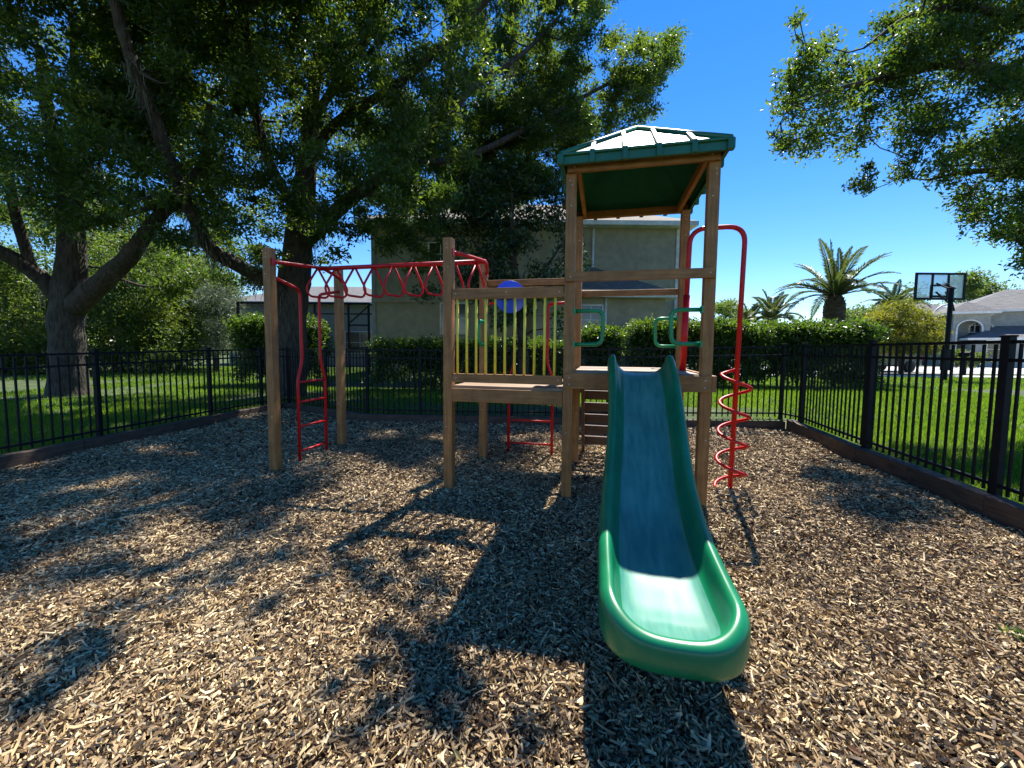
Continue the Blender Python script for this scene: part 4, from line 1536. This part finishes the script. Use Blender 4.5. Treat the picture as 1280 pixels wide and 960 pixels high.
def palm(label, px, base_py, Y, crown_py, trunk_w, frond_len, nf, seed, leaflet=.5, boss=None, group=None, droop=1.0):
    rs = np.random.default_rng(seed)
    b = at(px, base_py, Y); b.z = LAWN_Z
    cpt = at(px, crown_py, Y)
    hgt = cpt.z - b.z
    root = thing('palm_tree', label, 'palm', b, 0, group)
    m = MB()
    n = 16
    pts = [(0, 0, -.1 + (hgt + .1) * i / n) for i in range(n + 1)]
    rad = []
    for i in range(n + 1):
        t = i / n
        r = trunk_w * (1.05 - .15 * t)
        if t > .86:
            r *= 1 - .55 * ((t - .86) / .14) ** 1.5
        rad.append(r * (1 + .05 * (i % 2)))
    m.tube(pts, rad, 16, jitter=.12)
    # old leaf bases
    for i in range(150):
        z = rs.uniform(.1, hgt * .93)
        a = rs.uniform(0, 6.283)
        t = z / hgt
        r = trunk_w * (1.03 - .15 * t)
        if t > .86:
            r *= 1 - .55 * ((t - .86) / .14) ** 1.5
        o_ = Vector((math.cos(a), math.sin(a), 0))
        p = o_ * (r - .03) + Vector((0, 0, z))
        m.beam(p, p + o_ * .05 + Vector((0, 0, .14)), trunk_w * .16, .03)
    m.build('trunk', M['palm_boot'], root)
    Vs, Fs, rv = [], [], []
    base = 0
    st = MB()
    for k in range(nf):
        a = k * 2.39996 + rs.uniform(-.3, .3)
        el = math.radians(84 - 72 * (k / nf) ** .8 + rs.uniform(-9, 9))
        L = frond_len * rs.uniform(.85, 1.1)
        d = Vector((math.cos(a) * math.cos(el), math.sin(a) * math.cos(el), math.sin(el)))
        p = Vector((0, 0, hgt - .12)) + Vector((math.cos(a), math.sin(a), 0)) * trunk_w * .3
        steps = 22
        path = [p.copy()]
        for i in range(steps):
            d = (d + Vector((0, 0, -1)) * (.030 + .115 * (i / steps) ** 1.1) * droop * (1.1 - .45 * max(0, math.sin(el)))).normalized()
            p = p + d * (L / steps)
            path.append(p.copy())
        st.tube(path, [.036 * (1 - .85 * i / steps) for i in range(steps + 1)], 5, cap=False)
        for i in range(2, steps + 1):
            t = i / steps
            fw = (path[i] - path[i - 1]).normalized()
            side = fw.cross(Vector((0, 0, 1)))
            if side.length < .05:
                side = Vector((-math.sin(a), math.cos(a), 0))
            side.normalize()
            upv = side.cross(fw)
            ll = leaflet * (math.sin(math.pi * min(1, .12 + .84 * t)) ** .7) * rs.uniform(.85, 1.1)
            for q in (0, .33, .66):
                o_ = path[i - 1].lerp(path[i], q)
                for s_ in (-1, 1):
                    dr = (side * s_ * .72 + fw * .75 + upv * (.28 + rs.uniform(-.15, .15)) + Vector((0, 0, -.12))).normalized()
                    tip = o_ + dr * ll
                    tip.z -= ll * .12
                    mid = o_ + dr * ll * .45
                    wv = fw * (.028 + .014 * rs.uniform()) * (leaflet / .42)
                    Vs += [tuple(o_), tuple(mid - wv), tuple(tip), tuple(mid + wv)]
                    Fs.append((base, base + 1, base + 2, base + 3)); base += 4
                    rv.append(np.clip(.55 * (1 - k / nf) + rs.uniform(0, .5), 0, 1))
    st.build('frond_stems', M['palm_leaf'], root)
    np_mesh('fronds', np.array(Vs), np.array(Fs), M['palm_leaf'], root, np.array(rv))
    return root


palm('thick trunked date palm rising above the long hedge', 1037, 480, 17, 366, .40, 2.3, 27, 21, .38, droop=.85)
GP = 'small far palms above the hedge'
palm('bushy far palm right beside the red spiral pole above the hedge', 962, 455, 34, 398, .2, 2.7, 18, 5, .7, group=GP)
palm('far palm hidden low behind the red pole, left of the bushier one', 934, 455, 36, 404, .2, 2.3, 15, 8, .65, group=GP)
palm('far palm fronds left of the basketball backboard behind the yellow bush', 1112, 455, 40, 385, .2, 2.8, 16, 9, .7, group=GP)


# ------------------------------------------------------------------ houses
def hip_roof(mb, x0, x1, y0, y1, z, rise, over=.4, mat=0, fmat=1, th=.18):
    x0 -= over; x1 += over; y0 -= over; y1 += over
    W, D = x1 - x0, y1 - y0
    if W >= D:
        r0 = Vector((x0 + D / 2, (y0 + y1) / 2, z + rise)); r1 = Vector((x1 - D / 2, (y0 + y1) / 2, z + rise))
        if (r1 - r0).length < .02: r1 = r0 + Vector((.03, 0, 0))
    else:
        r0 = Vector(((x0 + x1) / 2, y0 + W / 2, z + rise)); r1 = Vector(((x0 + x1) / 2, y1 - W / 2, z + rise))
    a, b, c, d = Vector((x0, y0, z)), Vector((x1, y0, z)), Vector((x1, y1, z)), Vector((x0, y1, z))
    if W >= D:
        mb.poly([a, b, r1, r0], mat); mb.poly([b, c, r1], mat); mb.poly([c, d, r0, r1], mat); mb.poly([d, a, r0], mat)
    else:
        mb.poly([a, b, r0], mat); mb.poly([b, c, r1, r0], mat); mb.poly([c, d, r1], mat); mb.poly([d, a, r0, r1], mat)
    lo = Vector((0, 0, -th))
    for p, q in ((a, b), (b, c), (c, d), (d, a)):
        mb.poly([p, q, q + lo, p + lo], fmat)
    mb.poly([a + lo, d + lo, c + lo, b + lo], fmat)


def window(parent, c, w_, h_, mull=1, arched=False):
    """window in a wall that faces -y; c is the wall surface point at the centre"""
    c = Vector(c)
    f = MB(); t = .07
    f.box(c + Vector((0, -.03, h_ / 2)), (w_ + t, .07, t)); f.box(c + Vector((0, -.03, -h_ / 2)), (w_ + t, .09, t))
    f.box(c + Vector((-w_ / 2, -.028, 0)), (t, .07, h_ - t)); f.box(c + Vector((w_ / 2, -.028, 0)), (t, .07, h_ - t))
    for i in range(mull):
        f.box(c + Vector((-w_ / 2 + w_ * (i + 1) / (mull + 1), -.022, 0)), (.035, .04, h_ - t))
    f.box(c + Vector((0, -.021, 0)), (w_ - t, .035, .035))
    fr = f.build('window', M['white'], parent)
    p = MB(); p.box(c + Vector((0, -.008, 0)), (w_ - .02, .012, h_ - .02))
    p.build('pane', M['glass'], fr)
    return fr


# beige two-storey house behind the playset
WY = 17.5
xl, xr = at(466, 400, WY).x, at(846, 400, WY).x
ez = at(790, 284, WY).z
house = thing('beige_house', 'two storey olive beige house with tan shingle roof behind the playset', 'house', ((xl + xr) / 2, WY, LAWN_Z))
ho = Vector(house.location)
m = MB()
m.box(Vector(((xl + xr) / 2, WY + 4.5, (ez + LAWN_Z - .3) / 2)) - ho, (xr - xl, 9, ez - LAWN_Z + .3))
m.build('wall', M['stucco'], house)
m = MB()
hip_roof(m, xl - ho.x, xr - ho.x, -0.0, 9.0, ez - ho.z + .12, 2.35, .55)
rfh = m.build('roof', [M['shingle_tan'], M['white']], house)
# belt course
m = MB(); zb_ = at(510, 376, WY).z - ho.z
m.box((xl - ho.x + 2.5, -.03, zb_), (5.06, .06, .16)); m.build('belt_course', M['stucco'], house, bevel=.01)
m = MB(); m.box((xl - ho.x + .06, -.022, (ez - ho.z) / 2), (.15, .05, ez - ho.z)); m.build('corner_trim', M['stucco_grey'], house)
m = MB(); m.box((xr - ho.x - .07, -.022, (ez - ho.z) / 2), (.15, .05, ez - ho.z)); m.build('corner_trim', M['white'], house)
dx_ = at(741, 310, WY).x - ho.x
m = MB(); m.tube([(dx_, -.06, ez - ho.z - .1), (dx_, -.06, .1)], .055, 8); m.build('downspout', M['white'], house)
window(house, (at(549, 395, WY).x - ho.x + .62, 0, at(549, 398, WY).z - ho.z), 1.1, 1.3)
window(house, (at(548, 322, WY).x - ho.x + .1, 0, at(548, 318, WY).z - ho.z), 1.0, 1.0)
# one-storey extension with its own hip roof
EY = 15.4
ex0, ex1 = at(668, 400, EY).x, at(846, 400, EY).x - .45
ez2 = at(800, 366, EY - .4).z
m = MB(); m.box(Vector(((ex0 + ex1) / 2, (EY + WY) / 2, (ez2 + LAWN_Z - .3) / 2)) - ho, (ex1 - ex0, WY - EY - .01, ez2 - LAWN_Z + .3))
m.build('wall', M['stucco'], house)
m = MB()
pk = at(741, 334, WY - .1) - ho
A, B = Vector((ex0 - .4, EY - .4, ez2)) - ho, Vector((ex1 + .4, EY - .4, ez2)) - ho
Cc, D = Vector((ex1 + .4, WY - .012, ez2)) - ho, Vector((ex0 - .4, WY - .012, ez2)) - ho
m.poly([A, B, pk]); m.poly([B, Cc, pk]); m.poly([D, A, pk])
lo = Vector((0, 0, -.16))
m.poly([A, B, B + lo, A + lo], 1); m.poly([B, Cc, Cc + lo, B + lo], 1); m.poly([D, A, A + lo, D + lo], 1); m.poly([A + lo, D + lo, Cc + lo, B + lo], 1)
m.build('lower_roof', [M['shingle_tan'], M['white']], house)
window(house, (at(738, 400, EY).x - ho.x, EY - ho.y, at(738, 400, EY).z - ho.z), .9, 1.1)
m = MB(); dx2 = at(750, 390, EY).x - ho.x
m.tube([(dx2 + .2, EY - .06 - ho.y, ez2 - .2), (dx2 + .2, EY - .06 - ho.y, .1)], .05, 8); m.build('downspout', M['white'], house)

# neighbour with pool cage at the left
NY = 30
nx0, nx1 = at(285, 400, NY).x, at(475, 400, NY).x + 1.5
nz = at(380, 379, NY).z
nb = thing('neighbour_house', 'low house with pale grey roof behind the pool cage', 'house', ((nx0 + nx1) / 2, NY, LAWN_Z))
no = Vector(nb.location)
m = MB(); m.box((0, 4, nz / 2 - .2), (nx1 - nx0, 8, nz + .2)); m.build('wall', M['stucco_grey'], nb)
m = MB(); hip_roof(m, nx0 - no.x, nx1 - no.x, 0, 8, nz, 1.75, .5); m.build('roof', [M['shingle_grey'], M['white']], nb)
window(nb, (at(388, 395, NY).x - no.x, 0, 2.2), 1.6, 2.4)
window(nb, (at(450, 410, NY).x - no.x, 0, 1.7), 2.2, 1.6)
# pool cage
CY = 19.5
cage = thing('pool_cage', 'black framed screened pool cage behind hedge and middle oak', 'pool cage', (at(380, 400, CY).x, CY, LAWN_Z))
co = Vector(cage.location)
cz_ = at(380, 379, CY).z - co.z
m = MB()
cols = [at(x, 400, CY).x - co.x for x in (298, 340, 381, 394, 436, 461)]
for x in cols:
    m.box((x, 0, cz_ / 2), (.09, .09, cz_))
m.box(((cols[0] + cols[-1]) / 2, -.002, cz_), (cols[-1] - cols[0] + .09, .1, .1))
for zz in (cz_ * .38, cz_ * .70):
    m.box(((cols[4] + cols[5]) / 2, .002, zz), (cols[5] - cols[4], .06, .07))
m.box(((cols[0] + cols[-1]) / 2, .004, cz_ * .36), (cols[-1] - cols[0], .05, .05))
m.beam((cols[4], 0, cz_ * .72), (cols[5], 0, cz_ * .97), .05, .05)
for x in (cols[0], cols[-1]):
    for yy in (3, 6):
        m.box((x, yy, cz_ / 2), (.09, .09, cz_))
    m.box((x, 3, cz_), (.08, 6, .08))
m.box(((cols[0] + cols[-1]) / 2, 6, cz_), (cols[-1] - cols[0], .08, .08))
cf = m.build('frame', M['black_metal'], cage)
m = MB()
m.box(((cols[0] + cols[-1]) / 2, .03, cz_ / 2), (cols[-1] - cols[0], .004, cz_ - .1))
m.build('screen', M['screen'], cage)

# grey house on the right
GY = 35.0
gh = thing('grey_house', 'pale grey house with arched entry and grey hip roofs across the road', 'house', (at(1240, 440, GY).x, GY, .2))
go = Vector(gh.location)


def gl(px, py, Y):
    q = at(px, py, Y) - go
    q.x *= .70
    return q


gh.rotation_euler = (0, 0, -.52)
# main block
e1 = gl(1250, 389, GY)
x0_ = gl(1196, 400, GY).x; x1_ = x0_ + 15
m = MB(); m.box(((x0_ + x1_) / 2, 4, e1.z / 2 - .2), (x1_ - x0_, 8, e1.z + .2)); m.build('wall', M['stucco_grey'], gh)
m = MB(); hip_roof(m, x0_ + .2, x1_, 0, 8, e1.z + .1, 2.1, .5); m.build('roof', [M['shingle_grey'], M['white']], gh)
# portico block with an arched opening
PYd = 34.0
p0 = gl(1197, 440, PYd).x; p1 = gl(1245, 440, PYd).x
pz = gl(1220, 390, PYd).z
ac = gl(1221.5, 410, PYd); ar = gl(1237, 410, PYd).x - ac.x
pts = [Vector((p0, PYd - go.y, -.2)), Vector((ac.x - ar, PYd - go.y, -.2)), Vector((ac.x - ar, PYd - go.y, ac.z))]
m = MB()
yF = PYd - go.y
seg = 14
arc = [Vector((ac.x + ar * math.cos(math.pi - math.pi * i / seg), yF, ac.z + ar * .95 * math.sin(math.pi * i / seg))) for i in range(seg + 1)]
# front wall as quads between arch and top edge
for i in range(seg):
    a, b = arc[i], arc[i + 1]
    m.prism([a, b, Vector((b.x, yF, pz)), Vector((a.x, yF, pz))], (0, .3, 0))
m.box(((p0 + ac.x - ar) / 2, yF + .15, pz / 2 - .1), (ac.x - ar - p0, .3, pz + .2))
m.box(((p1 + ac.x + ar) / 2, yF + .15, pz / 2 - .1), (p1 - ac.x - ar, .3, pz + .2))
m.box((p0 + .15, (yF + 0) / 2 + .15, pz / 2 - .1), (.3, -yF - .31, pz + .2))
m.box((p1 - .15, (yF + 0) / 2 + .15, pz / 2 - .1), (.3, -yF - .31, pz + .2))
m.build('portico', M['stucco_grey'], gh)
m = MB()
for i in range(seg):
    a, b = arc[i], arc[i + 1]
    oa = Vector((ac.x + (a.x - ac.x) * 1.14, yF - .06, ac.z + (a.z - ac.z) * 1.14)); ob2 = Vector((ac.x + (b.x - ac.x) * 1.14, yF - .06, ac.z + (b.z - ac.z) * 1.14))
    m.prism([a + Vector((0, -.06, 0)), b + Vector((0, -.06, 0)), ob2, oa], (0, .05, 0))
m.box((ac.x - ar * 1.07, yF - .03, ac.z / 2), (ar * .16, .07, ac.z)); m.box((ac.x + ar * 1.07, yF - .03, ac.z / 2), (ar * .16, .07, ac.z))
m.build('arch_trim', M['white'], gh)
m = MB(); hip_roof(m, p0, p1, yF, 4, pz + .12, 1.0, .45); m.build('roof', [M['shingle_grey'], M['white']], gh)
# arched entry window and door inside the portico
wc = gl(1226, 412, GY - .02)
m = MB()
wr = .75
wa = [Vector((wc.x + wr * math.cos(math.pi * i / 12), -.05, wc.z + wr * math.sin(math.pi * i / 12))) for i in range(13)]
m.prism([Vector((wc.x + wr, -.05, wc.z - 1.5)), *wa, Vector((wc.x - wr, -.05, wc.z - 1.5))], (0, .04, 0))
wn = m.build('window', M['glass'], gh)
m = MB()
for i in range(1, 4):
    m.box((wc.x - wr + 2 * wr * i / 4, -.07, wc.z - .4), (.06, .03, 2.2))
for i in range(4):
    m.box((wc.x, -.069, wc.z - 1.4 + .6 * i), (2 * wr, .028, .06))
m.tube([p + Vector((0, -.02, 0)) for p in wa], .05, 6)
m.build('glazing_bars', M['white'], wn)
# gutter pipe
m = MB(); gx_ = gl(1247, 400, PYd - .1).x + .15
m.tube(fillet([(gx_ + .5, -.45, e1.z - .1), (gx_, -.3, e1.z - .5), (gx_, -.3, 0)], .15), .07, 8); m.build('downspout', M['white'], gh)
# garage wing in front
GA = 32.9
g0 = gl(1236, 430, GA).x; gz_ = gl(1250, 424.5, GA).z
m = MB(); m.box((g0 + 5.5, (GA - go.y + .0) / 2 - .01, gz_ / 2 - .2), (11, go.y - GA - .03, gz_ + .2)); m.build('wall', M['stucco_grey'], gh)
m = MB(); hip_roof(m, g0, g0 + 11, GA - go.y, 3.2, gz_ + .16, 1.3, .4); m.build('roof', [M['shingle_grey'], M['white']], gh)
m = MB()
m.box((g0 + 5.2, GA - go.y - .03, 1.15), (4.9, .05, 2.3))
for i in range(1, 5):
    m.box((g0 + 5.2, GA - go.y - .052, .46 * i), (4.86, .02, .02))
m.build('garage_door', M['white'], gh)
window(gh, (g0 + 1.35, GA - go.y, 1.5), 1.0, 1.5)
# farther gabled house left of the arch house
fg = thing('gabled_house', 'small far house with curved white gable behind the basketball post', 'house', (at(1172, 440, 42).x, 42, .1))
fo = Vector(fg.location)
fx0, fx1 = at(1150, 440, 42).x - fo.x, at(1200, 440, 42).x - fo.x
fz = at(1172, 392, 42).z - fo.z
m = MB(); m.box(((fx0 + fx1) / 2, 4, fz / 2 - .1), (fx1 - fx0, 8, fz + .2)); m.build('wall', M['stucco_grey'], fg)
m = MB(); hip_roof(m, fx0, fx1, 0, 8, fz + .1, 1.3, .4); m.build('roof', [M['shingle_grey'], M['white']], fg)
m = MB(); cxm = (fx0 + fx1) / 2
m.tube([(cxm + 1.5 * math.cos(math.pi * i / 12), -.5, fz - .4 + 1.3 * math.sin(math.pi * i / 12)) for i in range(13)], .09, 6); m.build('arch_trim', M['white'], fg)
window(fg, (fx1 - 1.2, 0, 2.9), 1.3, 1.4)
window(fg, (cxm - .8, 0, 1.4), 1.6, 1.8)

# ------------------------------------------------------------------ basketball hoop
HY = 17.0
hb = at(1180, 478, HY); hb.z = .2
hoop = thing('basketball_hoop', 'black basketball hoop with clear backboard on the far edge of the right lawn', 'basketball hoop', hb)
bc = at(1175, 358, HY + .75) - hb
bwid = at(1205.5, 358, HY + .75).x - at(1145, 358, HY + .75).x
bh = at(1175, 342.5, HY + .75).z - at(1175, 374, HY + .75).z
m = MB()
m.tube([(0, 0, -.1), (0, 0, bc.z - .15)], .085, 12)
m.box((0, 0, .9), (.24, .24, .9))
m.build('post', M['black_metal'], hoop, bevel=.01)
m = MB()
for s_ in (-.14, .14):
    m.beam((s_, 0, bc.z - .75), (bc.x + s_ * 1.5, bc.y - .05, bc.z - .25), .05, .05)
    m.beam((s_, 0, bc.z - .2), (bc.x + s_ * 1.5, bc.y - .05, bc.z + .12), .05, .05)
m.beam((-.1, -.25, bc.z - 1.15), (0, 0, bc.z - .6), .05, .05)
m.build('arm', M['black_metal'], hoop)
m = MB()
t = .085
m.box(bc + Vector((0, 0, bh / 2)), (bwid + t, .06, t)); m.box(bc + Vector((0, 0, -bh / 2)), (bwid + t, .06, t))
for s_ in (-1, 1):
    m.box(bc + Vector((s_ * bwid / 2, 0, 0)), (t, .06, bh - t))
    m.box(bc + Vector((s_ * bwid * .165, 0, 0)), (.07, .055, bh - t))
m.box(bc + Vector((0, -.002, .04)), (bwid * .35, .05, .07)); m.box(bc + Vector((0, -.004, -bh * .40)), (bwid * .35, .05, .09))
for s_ in (-1, 1):
    m.box(bc + Vector((s_ * bwid * .175, -.006, -bh * .2)), (.10, .05, bh * .5))
bd = m.build('backboard', M['black_metal'], hoop)
m = MB(); m.box(bc + Vector((0, .005, 0)), (bwid - t, .012, bh - t)); m.build('acrylic_sheet', M['acrylic'], bd)
m = MB()
m.tube([bc + Vector((.23 * math.cos(a), .38 + .23 * math.sin(a), -.40)) for a in [2 * math.pi * i / 20 for i in range(20)]], .012, 6, closed=True)
m.box(bc + Vector((0, .09, -.40)), (.18, .16, .03))
rim = m.build('rim', M['red'], hoop)

# parked car
cb = at(1094, 455, 24.6); cb.z = .215
car = thing('parked_car', 'dark teal car parked on the road behind the yellow green bush', 'car', cb, math.radians(8))
prof = [(-2.2, .35), (-2.25, .75), (-2.1, .98), (-1.55, 1.05), (-.85, 1.46), (.55, 1.50), (1.35, 1.42), (1.95, 1.02), (2.2, .92), (2.25, .45), (2.15, .33)]
m = MB()
m.prism([Vector((x, -.85, z)) for x, z in prof], (0, 1.7, 0))
m.build('body', M['car'], car, bevel=.07)
m = MB()
for yy in (-.853, .853):
    q = [(-1.35, 1.06), (-.8, 1.38), (-.02, 1.41), (-.02, 1.06)]
    m.prism([Vector((x, yy - .006, z)) for x, z in q], (0, .012, 0))
    q = [(.06, 1.06), (.06, 1.41), (1.25, 1.35), (1.7, 1.06)]
    m.prism([Vector((x, yy - .006, z)) for x, z in q], (0, .012, 0))
m.build('side_windows', M['glass'], car)
for x in (-1.38, 1.38):
    for yy in (-.8, .8):
        m = MB(); m.disc_cyl((x, yy, .33), (0, 1, 0), .33, .22, 20)
        w_ = m.build('wheel', M['rubber'], car)
        m = MB(); m.disc_cyl((x, yy + .115 * (1 if yy > 0 else -1), .33), (0, 1, 0), .2, .02, 16); m.build('rim', M['black_metal'], w_)
for yy in (-.70, .70):
    m = MB(); m.box((2.235, yy, .82), (.06, .30, .26)); m.build('tail_lamp', M['tail'], car)

# mailbox by the pavement
mbp = at(1205, 470, 21.4); mbp.z = .21
mailb = thing('mailbox', 'dark mailbox on a post beside the road, right of the basketball post', 'mailbox', mbp)
m = MB(); m.box((0, 0, .5), (.11, .11, 1.1)); m.build('post', M['black_metal'], mailb, bevel=.01)
m = MB()
pr = [Vector((-.1, -.24, 1.02)), Vector((.1, -.24, 1.02)), Vector((.1, -.24, 1.14))] + [Vector((.1 * math.cos(math.pi * i / 8), -.24, 1.14 + .1 * math.sin(math.pi * i / 8))) for i in range(1, 9)]
m.prism(pr, (0, .48, 0)); m.build('box', M['black_metal'], mailb, bevel=.005)
# foundation shrubs before the grey house
for i, (px_, lab) in enumerate(((1192, 'low shrub below the arch house wall, left of its portico'), (1212, 'low dark shrub in front of the arched entry'))):
    c = at(px_, 450, 31.5)
    hedge('shrub', lab, c.x - .9, c.x + .9, 31.0, 32.0, .2, 1.5 - .2 * i, 14, .2, 300, (.3, .5), 'shrub', 'far_leaf')
# weed tuft in the mulch at the right edge
wd_ = gnd(1272, 800)
C = np.array([[0, 0, .03], [.03, .02, .02]]); V, Fc, rv = leaves_np(C, np.array([.05, .04]), np.array([60, 40]), .035, .4, .6)
o = np_mesh('weed', V, Fc, M['hedge_leaf'], None, rv); o.location = wd_
tag(o, 'small green weed growing out of the mulch at the right picture edge', 'weed')
